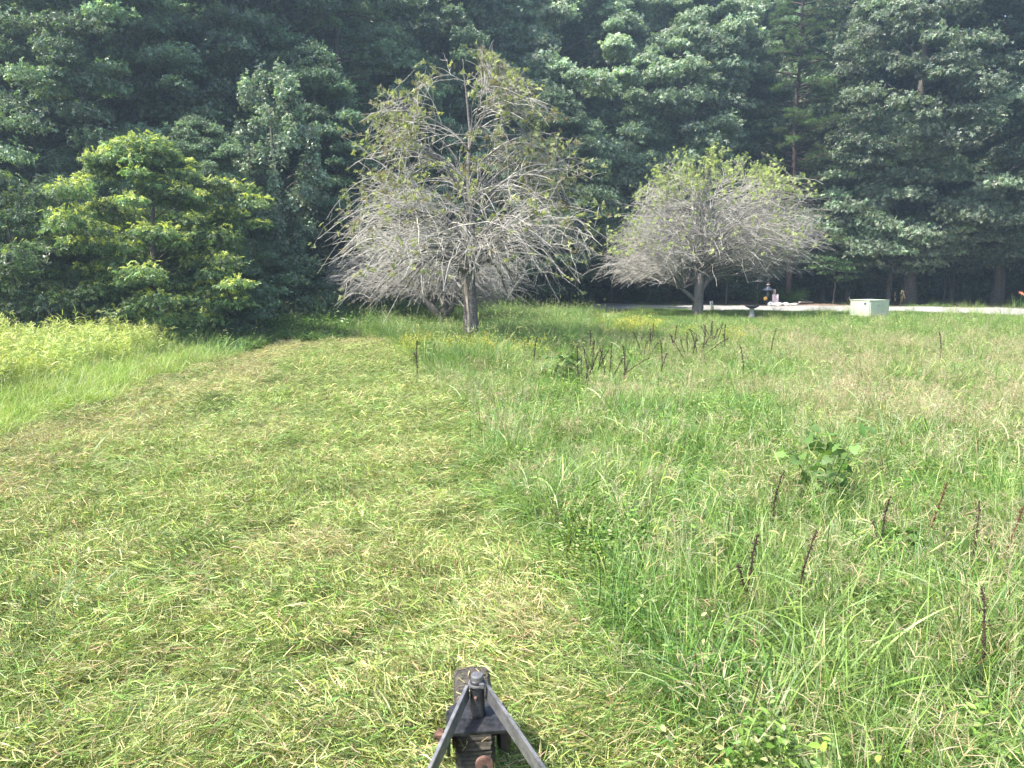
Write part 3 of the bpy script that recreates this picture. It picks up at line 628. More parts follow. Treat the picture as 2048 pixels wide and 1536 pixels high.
plant('maple', 'maple_tree', 1690, 47, .9, 'dark maple between the sagging pine and the largest oak', None, 1.7)
plant('maple', 'maple_tree', 1465, 50, 1.0, 'shaded maple left of the sagging dark pine', None, 4.7)
plant('maple', 'maple_tree', 1105, 37, .68, 'dark maple in the gap between the two front grey trees', None, 3.9)
plant('maple', 'maple_tree', 1220, 46, .8, 'small dark maple where the driveway enters the woods', None, .3)
for u_, d_, s_, lb_ in ((1765, 44.5, 1.0, 'low spreading sage-green oak right above the utility cabinet'), (1905, 47.5, .95, 'low oak behind the bare oak trunk on the mulch bank'), (2075, 44, 1.05, 'low spreading oak at the right edge of the photo'), (1640, 49, 1.0, 'low oak in shade under the sagging dark pine'), (1390, 47, .85, 'low oak filling the gap behind the dome-shaped tree'), (1290, 46, .9, 'low oak left of the dome-shaped tree beside the driveway mouth'), (1060, 41, .9, 'low oak in the gap between the two front grey trees'), (940, 37, .8, 'low oak right behind the split grey trunk')):
    plant('low_oak', 'oak_tree', u_, d_, s_, lb_, None, u_ * .37)
SG = 'thin saplings under the trees by the driveway'
for i, (u, d, s, lb) in enumerate(((1450, 44, .75, 'thin sapling right behind the trunk of the dome-shaped tree'), (1660, 43.5, .72, 'leafy sapling with layered bright boughs right of the arching grass clumps'), (1010, 36, .62, 'thin sapling in shade right of the split grey trunk'), (1090, 37, .7, 'thin sapling in shade midway between the two front grey trees'), (690, 28, .55, 'thin sapling in shade at the end of the mown strip'), (1885, 46, .8, 'thin sapling just left of the bare oak trunk'), (1180, 41, .62, 'thin sapling at the driveway mouth left of the dome-shaped tree'))):
    plant('sapling', 'sapling', u, d, s, lb, SG, i * 1.1, 'sapling')
rs = random.Random(5)
RB = 'tall trees deep in the woods'
k = 0
for d0, n, kinds in ((52, 15, ('poplar_a', 'oak_b', 'poplar_b', 'maple')), (60, 15, ('poplar_b', 'oak_a', 'poplar_a'))):
    for i in range(n):
        u = -160 + (i + .5) * 2500 / n + rs.uniform(-50, 50)
        d = d0 + rs.uniform(-2, 2) - (14 if u < 700 else 6 if u < 1000 else 0)
        plant(kinds[(i + k) % len(kinds)], 'broadleaf_tree', u, d, rs.uniform(.92, 1.12), 'tall dark broadleaf tree deep in the woods behind the front rows', RB, rs.uniform(0, 6))
    k += 1
# the unbroken mass farther in, and the thicket under the canopy
def wood_mesh(kind):
    g = Geo()
    for me, mi in zip(PROTO[kind], (0, 1)):
        V = np.empty(len(me.vertices) * 3, np.float32); me.vertices.foreach_get('co', V)
        lp = np.empty(len(me.loops), np.int32); me.loops.foreach_get('vertex_index', lp)
        st = np.empty(len(me.polygons), np.int32); me.polygons.foreach_get('loop_total', st)
        C = np.empty(len(me.vertices) * 4, np.float32); me.color_attributes['col'].data.foreach_get('color', C)
        off = np.concatenate([[0], np.cumsum(st)[:-1]]); fs = []
        for s_ in np.unique(st):
            o_ = off[st == s_]; fs.append(lp[o_[:, None] + np.arange(s_)[None]])
        g.add(V.reshape(-1, 3), fs, C.reshape(-1, 4)[:, :3], mi)
    return g.mesh('wood_tree', [M_bark, PROTO[kind][1].materials[0]])
for kk in ('poplar_a', 'poplar_b', 'oak_b', 'shrub', 'maple'): lib_add('wood_lib', 'wood', wood_mesh(kk))
pts, idx, sc = [], [], []
for d0 in (68, 77, 88, 102):
    for i in range(34):
        u = -900 + i * 115 + rs.uniform(-30, 30); d = d0 + rs.uniform(-3, 3) - (12 if u < 700 else 0); pts.append(((u - 1024) / 1500 * d, d, 0)); idx.append(rs.randrange(3)); sc.append(rs.uniform(.95, 1.2))
for i in range(30):     # flanks of the clearing, outside the frame
    for sgn in (-1, 1):
        d = 6 + i * 2.2; xx_ = sgn * (26 + d * .68 + rs.uniform(-2, 5)); pts.append((xx_, d, 0)); idx.append(rs.choice((0, 1, 2, 4))); sc.append(rs.uniform(.75, 1.0))
scatter('woods', 'wood_lib', pts, [(0, 0, rs.uniform(0, 6.28)) for _ in pts], [(s, s, s) for s in sc], idx)
pts, idx, sc = [], [], []
for i in range(210):
    u = rs.uniform(-250, 2300); dn = np.interp(u, [-300, 400, 700, 1000, 1200, 2300], [25, 26, 33, 43, 49, 49]); d = dn + rs.uniform(0, 14) ; pts.append(((u - 1024) / 1500 * d, d, -.1)); idx.append(3); sc.append(rs.uniform(.9, 2.0))
scatter('thicket_undergrowth', 'wood_lib', pts, [(0, 0, rs.uniform(0, 6.28)) for _ in pts], [(s, s, s) for s in sc], idx)

# ------------------------------------------------------------------ the three grey-twigged orchard trees
def orchard_tree(seed, name, base, label, trunk_pts, trunk_rad, forks, env, n_limb, n_sec, n_ter, leaf_fn, droop, leafsize=.085, upfan=0.0, twig_r=.0065, elp=1.0):
    """env(az, el01) gives the outer reach point; whips run from limbs to points near the envelope"""
    rng = np.random.default_rng(seed)
    t = thing(name, (*base, float(hgt(*base)) - .02), label, 'tree')
    g = Geo()
    for tp, tr_ in zip(trunk_pts, trunk_rad):
        tp = np.array(tp, float); n = len(tp); tt = np.linspace(0, n - 1, n * 5); ip = np.stack([np.interp(tt, np.arange(n), tp[:, j]) for j in range(3)], -1)
        ip[1:-1] = (ip[:-2] + ip[1:-1] * 2 + ip[2:]) / 4
        ip += rng.normal(0, .006, ip.shape); tubes(g, ip, np.interp(tt, np.arange(n), tr_) * np.exp(rng.normal(0, .03, len(tt))), 14)
    forks = np.array(forks, float)
    # limbs
    az = (np.arange(n_limb) * 2.39996 + rng.uniform(-.2, .2, n_limb)) % (2 * math.pi); el = ((np.arange(n_limb) + .5) / n_limb) ** elp; el = rng.permutation(el)
    E = env(az, el, rng); low = 1 - el
    fk = forks[np.clip((el ** 1.0 * len(forks) + rng.normal(0, .5, n_limb)).astype(int), 0, len(forks) - 1)]
    P2 = fk + (E - fk) * rng.uniform(.62, .85, n_limb)[:, None]
    hz = E - fk; hz[:, 2] = 0
    P1 = fk + hz * .33 + np.array([0, 0, 1.]) * ((P2[:, 2] - fk[:, 2]).clip(0) * .55 + droop * low * .9 + .15)[:, None]
    LB = bez(fk, P1, P2, 12, .035, rng)
    lr = (.05 + .025 * rng.random(n_limb)) * (1 - .65 * el)
    tubes(g, LB, lr[:, None] * np.linspace(1, .22, 12)[None] ** .9, 7)
    obj('trunk', g.mesh('trunk', M_applebark, True), t)
    gb = Geo(); ends = []; 
    def whips(PL, n, spread, lo, hi, lenf, npt, r0, dfac, jit):
        i = rng.integers(0, len(PL), n); npl = PL.shape[1] - 1; tt = rng.uniform(lo, hi, n) * npl; i0 = np.minimum(tt.astype(int), npl - 1)
        p0 = PL[i, i0] + (PL[i, i0 + 1] - PL[i, i0]) * (tt - i0)[:, None]
        tip = PL[i, -1]; ax = tip - np.array(forks.mean(0)); 
        a2 = np.arctan2(ax[:, 1], ax[:, 0]) + rng.normal(0, spread, n)
        H0, H1 = env.zr
        e2 = np.clip((p0[:, 2] - H0) / (H1 - H0) + rng.normal(0, .11, n) + .05, 0, 1)
        E2 = env(a2, e2, rng)
        v = E2 - p0; ln = np.linalg.norm(v, axis=1, keepdims=True)
        p2 = p0 + v * np.clip(lenf * rng.uniform(.6, 1.15, (n, 1)), 0, 1)
        lw = 1 - e2
        hz = p2 - p0; hz2 = hz.copy(); hz2[:, 2] = 0; hl = np.linalg.norm(hz2, axis=1)
        p2[:, 2] -= (dfac * lw * hl * .35)
        p1 = (p0 + p2) / 2 + np.array([0, 0, 1.]) * (hl * (.18 + .28 * lw * dfac))[:, None]
        W = bez(p0, p1, p2, npt, jit, rng); W[..., 2] = np.maximum(W[..., 2], .35)
        L_ = np.linalg.norm(p2 - p0, axis=1)
        tubes(gb, W, (r0 * (.6 + .5 * np.clip(L_ / 1.5, 0, 1)))[:, None] * np.linspace(1, .35, npt)[None], 4 if r0 > .01 else 3, cap=False)
        return W
    W1 = whips(LB, n_sec, .35, .15, 1, .85, 9, .0145, droop, .05)
    W2 = whips(W1, n_ter, .3, .15, 1, .8, 7, .0078, droop, .06)
    n4 = n_ter * 2; src = W2; i = rng.integers(0, len(src), n4); j = rng.integers(1, src.shape[1] - 1, n4)
    p0 = src[i, j]; d = unit(src[i, j + 1] - src[i, j]) + rng.normal(0, .5, (n4, 3)) + np.array([0, 0, .1 + upfan])
    ln = rng.uniform(.15, .55, n4)[:, None]; p2 = p0 + unit(d) * ln; p2[:, 2] -= .25 * droop * ln[:, 0] * (rng.random(n4) < .5)
    W3 = bez(p0, (p0 + p2) / 2 + rng.normal(0, .02, (n4, 3)), p2, 4, .05, rng)
    tubes(gb, W3, twig_r * np.linspace(1, .5, 4)[None].repeat(n4, 0), 3, cap=False)
    obj('bare_branches', gb.mesh('bare_branches', M_twig, True), t)
    # leaves, in small rosettes on the outer shoots
    gl = Geo(); tips = np.concatenate([W3[:, -1], W3[:, 2], W2[:, -1], W2[:, -2], W1[:, -1]]); td = np.concatenate([W3[:, -1] - W3[:, -2]] * 2 + [W2[:, -1] - W2[:, -2]] * 2 + [W1[:, -1] - W1[:, -2]])
    p, c = leaf_fn(tips, rng); k = rng.random(len(tips)) < p; tips, td, c = tips[k], td[k], c[k]
    rv, rf = sprig(seed + 9, 7, .85, 1.0, -.25)
    m = 2; tp2 = np.repeat(tips, m, 0) + rng.normal(0, .035, (len(tips) * m, 3)); dd = np.repeat(unit(td), m, 0) + rng.normal(0, .35, (len(tips) * m, 3)) + np.array([0, 0, .35])
    stamp(gl, rv, rf, tp2, frames(dd, rng.normal(0, 1, dd.shape)), leafsize * 1.9 * rng.uniform(.7, 1.25, len(tp2)), np.repeat(c, m, 0) * np.exp(rng.normal(0, .15, (len(tp2), 1))))
    obj('leaves', gl.mesh('leaves', M_heroleaf), t)
    return t
def make_env(zs, left, right, depth, cx0=0.0):
    """silhouette half-widths left/right at heights zs; depth = front/back half-width factor"""
    zs, left, right = map(np.array, (zs, left, right))
    def env(az, el, rng):
        z = zs[0] + (zs[-1] - zs[0]) * el
        rx = np.where(np.cos(az) < 0, np.interp(z, zs, left), np.interp(z, zs, right)); ry = (np.interp(z, zs, left) + np.interp(z, zs, right)) / 2 * depth
        n_ = (1 + .10 * np.sin(az * 5 + z * 2) + .07 * np.sin(az * 9 + z * 5)) * rng.uniform(.62, 1.14, len(az))
        return np.stack([cx0 + rx * np.cos(az) * n_, ry * np.sin(az) * n_, z + rng.normal(0, .08, len(az))], -1)
    env.zr = (zs[0], zs[-1]); return env
YG = np.array([(.24, .29, .10), (.33, .37, .15), (.15, .19, .075), (.13, .115, .07)])
b1 = P(943, 697)
def leaf1(t, rng):
    z = t[:, 2]; r = np.hypot(t[:, 0], t[:, 1]); q = np.clip((z - 2.5) / 2.2, 0.04, 1) * .5 + .12 * (r > 2.6)
    c = np.array([(.27, .29, .12), (.34, .36, .17), (.18, .205, .09), (.17, .145, .09)])[rng.choice(4, len(t), p=[.3, .12, .33, .25])]; return np.clip(q * .8, 0, 1), c
env1 = make_env([1.45, 1.9, 2.4, 3.0, 3.7, 4.5, 5.3, 6.0, 6.6, 7.1], [2.9, 3.7, 3.8, 4.0, 3.2, 2.6, 2.5, 2.0, 1.5, .6], [2.2, 3.0, 3.3, 3.6, 3.1, 2.7, 2.5, 1.8, 1.1, .4], .85)
T1 = orchard_tree(61, 'orchard_tree', b1, 'tallest grey-twigged tree with a split trunk and rotten hollow at its foot', [[(0, 0, -.1), (.0, 0, .35), (-.01, 0, 1.0), (-.07, .02, 1.75), (-.04, 0, 2.4), (.03, .05, 3.2), (-.05, 0, 4.2), (.02, .05, 5.2), (-.1, 0, 6.2), (-.15, 0, 6.8)], [(-.03, 0, 1.7), (-.35, .1, 2.2), (-.9, .2, 2.6)], [(.02, 0, 1.75), (.3, -.1, 2.3), (.8, -.1, 2.8)]],
                  [[.24, .2, .175, .165, .13, .085, .06, .038, .018, .008], [.09, .07, .045], [.09, .065, .04]], [(-.06, 0, 1.8), (-.04, 0, 2.1), (-.04, 0, 2.5), (.02, .03, 3.0), (0, 0, 3.4), (-.05, 0, 4.0), (0, 0, 4.7)], env1, 46, 290, 1250, leaf1, 1.0, .07, twig_r=.0055, elp=1.75)
# bare split wood and hollow on the trunk, facing the mower
M_bare = rough_mat('weathered_bare_wood', (.30, .20, .14), (.62, .52, .44), 8, .8, .5, stretch=(6, 6, .6), dist=.01)
M_rot = rough_mat('rotten_heartwood', (.02, .01, .008), (.16, .05, .025), 12, .95, .9, stretch=(1, 1, 5), dist=.03)
bm = bmesh.new(); prev = None
for (x_, z_, w_) in ((-.06, .42, .035), (-.055, .55, .045), (-.045, .7, .04), (-.06, .9, .028), (-.085, 1.1, .03), (-.1, 1.3, .045), (-.12, 1.5, .05), (-.13, 1.62, .03), (-.125, 1.72, .01)):
    R_ = np.interp(z_, [0, .35, 1.0, 1.75], [.24, .2, .175, .165]) + .012; cxr = np.interp(z_, [0, 1.0, 1.75], [0, -.01, -.07])
    def yy_(q, R_=R_, cxr=cxr): return -math.sqrt(max(R_ ** 2 - (q - cxr) ** 2, 1e-4))
    row = [bm.verts.new((q, yy_(q) + dy, z_)) for q, dy in ((x_ - w_, .02), (x_ - w_ * .6, -.004), (x_, -.012), (x_ + w_ * .6, -.004), (x_ + w_, .02))]
    if prev:
        for a_, b_ in zip(range(4), range(1, 5)): bm.faces.new((prev[a_], prev[b_], row[b_], row[a_]))
    prev = row
bm_obj('bare_wood', bm, M_bare, T1, True)
bm = bmesh.new()
for c_, s_ in (((-.075, -.175, .36), (.085, .05, .1)), ((-.01, -.195, .24), (.055, .035, .17)), ((-.03, -.19, .08), (.04, .03, .1))):
    r_ = bmesh.ops.create_icosphere(bm, subdivisions=3, radius=1); bmesh.ops.scale(bm, vec=s_, verts=r_['verts']); bmesh.ops.translate(bm, vec=c_, verts=r_['verts'])
bm_obj('hollow', bm, M_rot, T1, True)

b2 = P(887, 655)
def leaf2(t, rng):
    z = t[:, 2]; q = np.clip((z - 1.8) / 2.0, 0.02, 1) * .25; return q, YG[rng.choice(4, len(t), p=[.3, .1, .4, .2])]
env2 = make_env([1.0, 1.25, 1.6, 2.2, 2.8, 3.4, 3.8], [3.0, 3.7, 3.8, 3.5, 3.1, 2.0, .8], [2.0, 2.6, 2.7, 2.6, 2.2, 1.6, .6], .85)
orchard_tree(62, 'orchard_tree', b2, 'lowest grey-twigged tree, forked into a wide V at the ground, seen behind the split trunk', [[(0, -.2, -.1), (-.02, -.25, .35), (-.4, -.3, .75), (-.95, -.35, 1.15), (-1.3, -.3, 1.7)], [(0, -.2, .25), (.1, -.3, .7), (-.02, -.35, 1.15), (0, -.3, 1.7)], [(.02, -.2, .3), (.32, -.3, .75), (.5, -.3, 1.3), (.75, -.2, 1.8)], [(.06, -.25, .4), (.45, -.3, .9), (.9, -.3, 1.4)]],
             [[.2, .18, .13, .1, .06], [.14, .12, .09, .06], [.13, .1, .08, .05], [.09, .07, .05]], [(-.5, .1, .75), (-.9, .1, 1.1), (0, 0, 1.2), (.4, .1, 1.0), (.6, .1, 1.4), (0, 0, 1.5)], env2, 44, 460, 1900, leaf2, .5, .065)
b3 = P(1395, 633)
def leaf3(t, rng):
    z = t[:, 2]; r = np.hypot(t[:, 0], t[:, 1]); q = np.clip((z - 4.6) / 1.3, 0.0, 1) * .65 + .2 * (r > 3.4) * (z > 2.6) * (t[:, 0] < 0) + .06 * (z > 2.6) * (r > 2.4)
    c = YG[rng.choice(4, len(t), p=[.40, .38, .16, .06])] * 1.25; return np.clip(q * 1.15, 0, 1), c
env3 = make_env([1.5, 1.9, 2.4, 3.1, 4.0, 5.0, 5.8, 6.6, 7.7], [4.0, 4.3, 4.4, 4.1, 3.7, 3.1, 2.5, 1.9, .6], [3.6, 4.4, 4.9, 5.2, 5.3, 4.7, 3.8, 2.8, .8], .85)
orchard_tree(63, 'orchard_tree', b3, 'dome-shaped grey-twigged tree topped with yellow-green leaves by the driveway', [[(0, 0, -.1), (0, 0, .5), (.02, 0, 1.1), (.05, 0, 1.8), (.1, .1, 2.6)], [(0, 0, .55), (-.35, -.05, .9), (-.75, -.1, 1.2), (-1.0, -.1, 1.6)], [(.05, 0, 1.05), (.35, .05, 1.5), (.9, .1, 1.95), (1.6, .1, 2.2)], [(.05, 0, 1.3), (-.15, 0, 2.0), (-.4, .1, 2.8)]],
             [[.27, .23, .2, .13, .07], [.09, .085, .07, .04], [.13, .11, .08, .045], [.1, .08, .045]], [(-.7, -.1, 1.2), (.9, .1, 1.9), (.3, .05, 1.6), (.05, 0, 1.6), (-.1, 0, 1.9), (.05, 0, 1.9), (.1, 0, 2.2), (-.3, 0, 2.4), (.1, .1, 2.5)], env3, 70, 700, 2900, leaf3, .28, .08, .15, .006)

# ------------------------------------------------------------------ field plants that can be told apart
M_dock = rough_mat('dead_dock_seed', (.012, .008, .006), (.075, .045, .03), 60, .9, .3)
M_dockred = rough_mat('rusty_dock_seed', (.03, .015, .01), (.17, .08, .04), 60, .9, .3)
M_stem = rough_mat('dry_stem', (.08, .04, .025), (.16, .09, .05), 30, .9, .3)
def dock_stalk_mesh(rng, k, h, m2):
    g, s = Geo(), Geo()
    o = np.array([[1, 0, 0], [-1, 0, 0], [0, 1, 0], [0, -1, 0], [0, 0, 1.], [0, 0, -1]]); f = np.array([[0, 2, 4], [2, 1, 4], [1, 3, 4], [3, 0, 4], [2, 0, 5], [1, 2, 5], [3, 1, 5], [0, 3, 5]])
    P0 = np.array([[rng.normal(0, .02) * k, rng.normal(0, .02) * k, 0.]]); hh = h * (1 if k == 0 else rng.uniform(.6, 1.0)); P2 = np.array([[rng.normal(0, .06 + .035 * k), rng.normal(0, .06 + .035 * k), hh]])
    st = bez(P0, P2 * .5 + rng.normal(0, .03, 3), P2, 12, .02, rng); tubes(s, st, np.linspace(.005, .002, 12)[None], 5)
    m = int(260 * hh / .5); t = 1 - rng.uniform(0, 1, m) ** 1.2 * rng.uniform(.5, .66); gap = np.sin(t * 60 + rng.uniform(0, 6)) + rng.normal(0, .7, m) > -.6; t = t[gap]; m = len(t)
    p = np.stack([np.interp(t, np.linspace(0, 1, 12), st[0, :, j]) for j in range(3)], -1)
    a = rng.uniform(0, 6.28, m); rr = rng.gamma(2, .006, m) * (1.35 - t * .8) * (.55 + .9 * np.abs(np.sin(t * 21 + rng.uniform(0, 6)))); p = p + np.stack([np.cos(a) * rr, np.sin(a) * rr, rng.normal(0, .004, m)], -1)
    stamp(g, o, f, p, frames(rng.normal(0, 1, (m, 3)), rng.normal(0, 1, (m, 3))), rng.uniform(.0022, .0055, m), (1, 1, 1))
    tubes(g, st[:, 3:], np.linspace(.006, .003, 9)[None], 5)
    return s.mesh('stem', M_stem, True), g.mesh('seed_head', m2)
docks = []
for s_ in range(5):
    rd = np.random.default_rng(500 + s_); docks.append([dock_stalk_mesh(rd, k, .5, M_dockred if s_ == 4 else M_dock) for k in range((1, 2, 4, 5, 1)[s_])])
DG = 'dead dark brown dock stalks standing in the rough grass'
dock_at = [(1853, 955, 1042, 4, 'rusty brown dock stalk, the tallest beside the large-leaved weed'), (1770, 985, 1055, 1, 'black dock stalk just right of the large-leaved weed'), (1557, 938, 1010, 0, 'slim dark dock stalk just left of the large-leaved weed'), (1950, 1003, 1110, 0, 'dark dock stalk between two rusty ones near the right edge'), (2005, 1005, 1140, 4, 'red-brown dock stalk nearest the right edge of the photo'), (1503, 1068, 1120, 1, 'short black dock stalk in foxtails left of centre of the rough grass'), (1612, 1065, 1115, 0, 'short black dock stalk below the large-leaved weed'), (1965, 1190, 1300, 0, 'thin black dock stalk nearest the camera at lower right'),
           (1186, 690, 752, 3, 'largest cluster of black dock stalks right of the dark leafy weed'), (1215, 700, 756, 2, 'right half of the black dock cluster by the dark leafy weed'), (1168, 712, 752, 2, 'black dock stalks touching the dark leafy weed'), (1183, 668, 735, 1, 'tall dark dock stalk behind the black dock cluster'), (1290, 668, 700, 2, 'brown dock clump midway to the dome-shaped tree'), (1305, 655, 690, 1, 'thin dock stalks rising behind the brown clump'), (1325, 690, 715, 1, 'low dock stalk right of the brown clump'),
           (1378, 670, 705, 3, 'rusty dock clump in front of the dome-shaped tree trunk'), (1400, 665, 712, 2, 'dock stalks directly below the dome-shaped tree trunk'), (1422, 648, 695, 3, 'tall dark dock cluster right below the garden flag'), (1432, 650, 700, 2, 'right side of the tall dock cluster below the garden flag'), (1450, 655, 700, 1, 'lone dock stalk right of the tall dock cluster'), (1350, 660, 690, 1, 'thin dock stalk left of the dome-shaped tree trunk'), (1545, 665, 705, 0, 'lone dock stalk below the post with the pink sign'), (1881, 672, 712, 0, 'lone dark dock stalk right of the utility cabinet'), (833, 688, 720, 1, 'dock stalk at the edge of the mown strip near the split trunk'), (1072, 690, 720, 0, 'faint dock stalk right of the split trunk'), (1250, 700, 722, 1, 'dock stalk between the black cluster and the brown clump'), (1485, 700, 735, 0, 'thin dock stalk right of the dock group by the dome-shaped tree')]
for i, (u, vt, vb, kd, lb) in enumerate(dock_at):
    hh = .62 if vt < 900 else .52
    x, y = P(u, vt, hh * 1.0); t = thing('dock_stalk', (x, y, float(hgt(x, y))), lb, 'weed', DG, i * 1.7, hh / .5 * (1.15 if vt < 800 else 1.0))
    [(obj('stem', a_, t), obj('seed_head', b_, t)) for a_, b_ in docks[kd]]
# large-leaved weeds
def big_leaf(k=13):
    """lobed, wavy, pointed leaf blade"""
    V = [(0.03, 0, 0)]; out = [(0, 0)]
    prof = [(0, .0), (-.12, .22), (-.05, .38), (.1, .47), (.22, .40), (.36, .46), (.5, .34), (.62, .33), (.76, .18), (.88, .1), (1.0, 0)]
    L_ = [(x, y, .05 * math.sin(i * 2.1) + y * .18) for i, (x, y) in enumerate(prof)]; R_ = [(x, -y, .05 * math.sin(i * 2.1 + 1) + y * .18) for i, (x, y) in enumerate(prof)]
    mid = [(x, 0, -.25 * max(x, 0) ** 2) for x, y in prof]
    V = np.array(L_ + mid + R_, float); V[:len(prof), 2] += mid[0][2]; V[:, 2] -= .25 * np.clip(V[:, 0], 0, 2) ** 2 * np.r_[np.ones(11), np.zeros(11), np.ones(11)]
    F = []
    for i in range(10): F.append([i, i + 11, i + 12, i + 1]); F.append([i + 11, i + 22, i + 23, i + 12])
    return V, np.array(F)
BV, BF = big_leaf()
M_stemg = rough_mat('green_weed_stem', (.08, .13, .04), (.14, .18, .07), 30, .7, .1)
M_big = leaf_mat('large_weed_leaf', .4, .55, .35, .0, .0)
def big_weed(seed, loc, label, h, n, lsz, pal, spread=.35):
    rng = np.random.default_rng(seed); t = thing('broadleaf_weed', loc, label, 'weed'); g, s = Geo(), Geo()
    m = 4; A = rng.uniform(0, 6.28, m); P2 = np.stack([np.cos(A) * spread * .6, np.sin(A) * spread * .6, rng.uniform(.75, 1, m) * h], -1)
    st = bez(np.zeros((m, 3)), P2 * np.array([.3, .3, .55]), P2, 8, .02, rng); tubes(s, st, np.linspace(.008, .004, 8)[None].repeat(m, 0), 5)
    i = rng.integers(0, m, n); t_ = np.concatenate([np.full(m, 1.0), rng.uniform(.3, .98, n - m)])[:n]; p0 = np.stack([np.array([np.interp(tv_, np.linspace(0, 1, 8), st[ii, :, j]) for tv_, ii in zip(t_, i)]) for j in range(3)], -1)
    a = rng.uniform(0, 6.28, n); d = np.stack([np.cos(a), np.sin(a), rng.uniform(.1, .6, n)], -1); pl = rng.uniform(.06, .16, n); p1 = p0 + unit(d) * pl[:, None]
    tubes(s, bez(p0, (p0 + p1) / 2, p1, 4, .02, rng), np.full((n, 4), .0028), 4)
    d2 = np.stack([np.cos(a), np.sin(a), rng.uniform(-.55, .1, n)], -1)
    stamp(g, BV, BF, p1, frames(d2, np.array([0, 0, 1.]) + rng.normal(0, .5, (n, 3))), lsz * rng.uniform(.6, 1.2, n), mixcol(rng, n, pal, np.ones(len(pal)), .12))
    obj('stem', s.mesh('stem', M_stemg, True), t); obj('foliage', g.mesh('foliage', M_big, True), t)
LB_ = [(.12, .21, .06), (.155, .25, .075), (.10, .18, .05)]; DB_ = [(.09, .17, .045), (.13, .21, .06)]
x, y = P(1650, 900, .5); big_weed(171, (x, y, 0), 'pale green large-leaved weed ringed by dark dock stalks', .68, 60, .115, LB_, .62)
x, y = P(1105, 715, .5); big_weed(72, (x, y, 0), 'spreading dark green leafy weed left of the black dock cluster', .62, 70, .14, DB_, .75)
x, y = P(1240, 705, .3); big_weed(73, (x, y, 0), 'small leafy weed right behind the black dock cluster', .4, 22, .13, DB_, .4)
x, y = P(1870, 1075, .15); big_weed(74, (x, y, 0), 'low broad dock leaves beneath the tall rusty dock stalk', .2, 16, .15, LB_[2:] + DB_, .3)
x, y = P(860, 695, .35); big_weed(75, (x, y, 0), 'dark leafy weed at the mown edge left of the split trunk', .45, 36, .13, DB_, .5)
x, y = P(1950, 1090, .12); big_weed(76, (x, y, 0), 'crinkled low dock leaves at the foot of the red-brown dock stalk', .18, 12, .15, LB_, .25)
x, y = P(1420, 690, .2); big_weed(77, (x, y, 0), 'low leafy dock rosette under the tall dock cluster', .28, 24, .2, LB_, .4)
# green clumps left standing in the cut strip
g, r_ = grass_tuft([G_deep, G_blue, G_mid], [1, 1.5, 2], 400, 70, .13, .12, .34, .005, .010, .7, -1.4, .6, 6); cl1 = g.mesh('grass_clump', M_grass)
g, r_ = grass_tuft([G_lime, G_mid], [1.5, 1], 401, 120, .16, .08, .22, .003, .006, .6, -1.2, .6, 5); cl2 = g.mesh('grass_clump', M_grass)
for i, (u, v, me_, s_, lb) in enumerate(((125, 1235, cl1, 1.35, 'dark blue-green grass clump lying in the cut grass at left'), (122, 1370, cl2, 1.3, 'bright grass clump below the blue-green clump at left'), (150, 945, cl1, 1.5, 'dark uncut clump near the left edge of the strip'), (115, 960, cl2, 1.4, 'lighter uncut clump near the left edge of the strip'), (378, 975, cl2, .95, 'small fresh green clump midway up the cut strip'), (820, 1185, cl2, .8, 'small yellow-green clump ahead of the wheel'), (285, 860, cl1, 1.1, 'flattened green clump by the upper left edge of the strip'), (365, 822, cl1, .9, 'small dark clump in the upper left of the strip'), (600, 790, cl1, .7, 'farthest small clump in the cut strip'))):
    x, y = P(u, v); o = obj('grass_clump', me_, None, (x, y, float(hgt(x, y)) + .01)); o.scale = (s_, s_, s_ * .75); o.rotation_euler = (0, 0, i * 1.3); tag(o, lb, 'grass clump', 'green clumps left in the cut strip')

# ------------------------------------------------------------------ rotary cutter tail wheel
M_steel = rough_mat('worn_grey_steel', (.10, .10, .105), (.23, .225, .225), 25, .5, .25, .6, dist=.003)
M_black = rough_mat('greasy_black_steel', (.012, .012, .013), (.06, .06, .065), 30, .45, .5, .5, dist=.004)
M_rust = rough_mat('rusty_steel', (.06, .03, .022), (.17, .10, .075), 40, .85, .5, .2, dist=.003)
def tyre_mat():
    m, nt, b = newmat('laminated_rubber'); N, L = nt.nodes, nt.links
    at = N.new('ShaderNodeAttribute'); at.attribute_name = 'col'; tc = N.new('ShaderNodeTexCoord'); no = N.new('ShaderNodeTexNoise'); no.inputs['Scale'].default_value = 45; no.inputs['Detail'].default_value = 8; L.new(tc.outputs['Object'], no.inputs['Vector'])
    mx = N.new('ShaderNodeMix'); mx.data_type = 'RGBA'; mx.blend_type = 'MULTIPLY'; mx.inputs[0].default_value = 1; cr = N.new('ShaderNodeValToRGB'); cr.color_ramp.elements[0].color = (.45, .45, .45, 1); cr.color_ramp.elements[0].position = .35; cr.color_ramp.elements[1].color = (1.5, 1.5, 1.4, 1); cr.color_ramp.elements[1].position = .7
    L.new(no.outputs['Fac'], cr.inputs[0]); L.new(at.outputs['Color'], mx.inputs[6]); L.new(cr.outputs[0], mx.inputs[7]); L.new(mx.outputs[2], b.inputs['Base Color'])
    bu = N.new('ShaderNodeBump'); bu.inputs['Strength'].default_value = .7; bu.inputs['Distance'].default_value = .004; L.new(no.outputs['Fac'], bu.inputs['Height']); L.new(bu.outputs[0], b.inputs['Normal']); b.inputs['Roughness'].default_value = .85
    return m
WR, WW = .222, .125
px_, py_ = PY(955, 1418, 2.17)[0], 2.17
yaw = math.radians(6)
TW = thing('mower_tail_wheel', (px_, py_, 0), 'dark laminated tail wheel of a mower with two steel brace bars, at bottom centre', 'mower wheel')
W0 = thing('wheel', (0, 0, 0), None, None); del_ = W0; W0.parent = TW
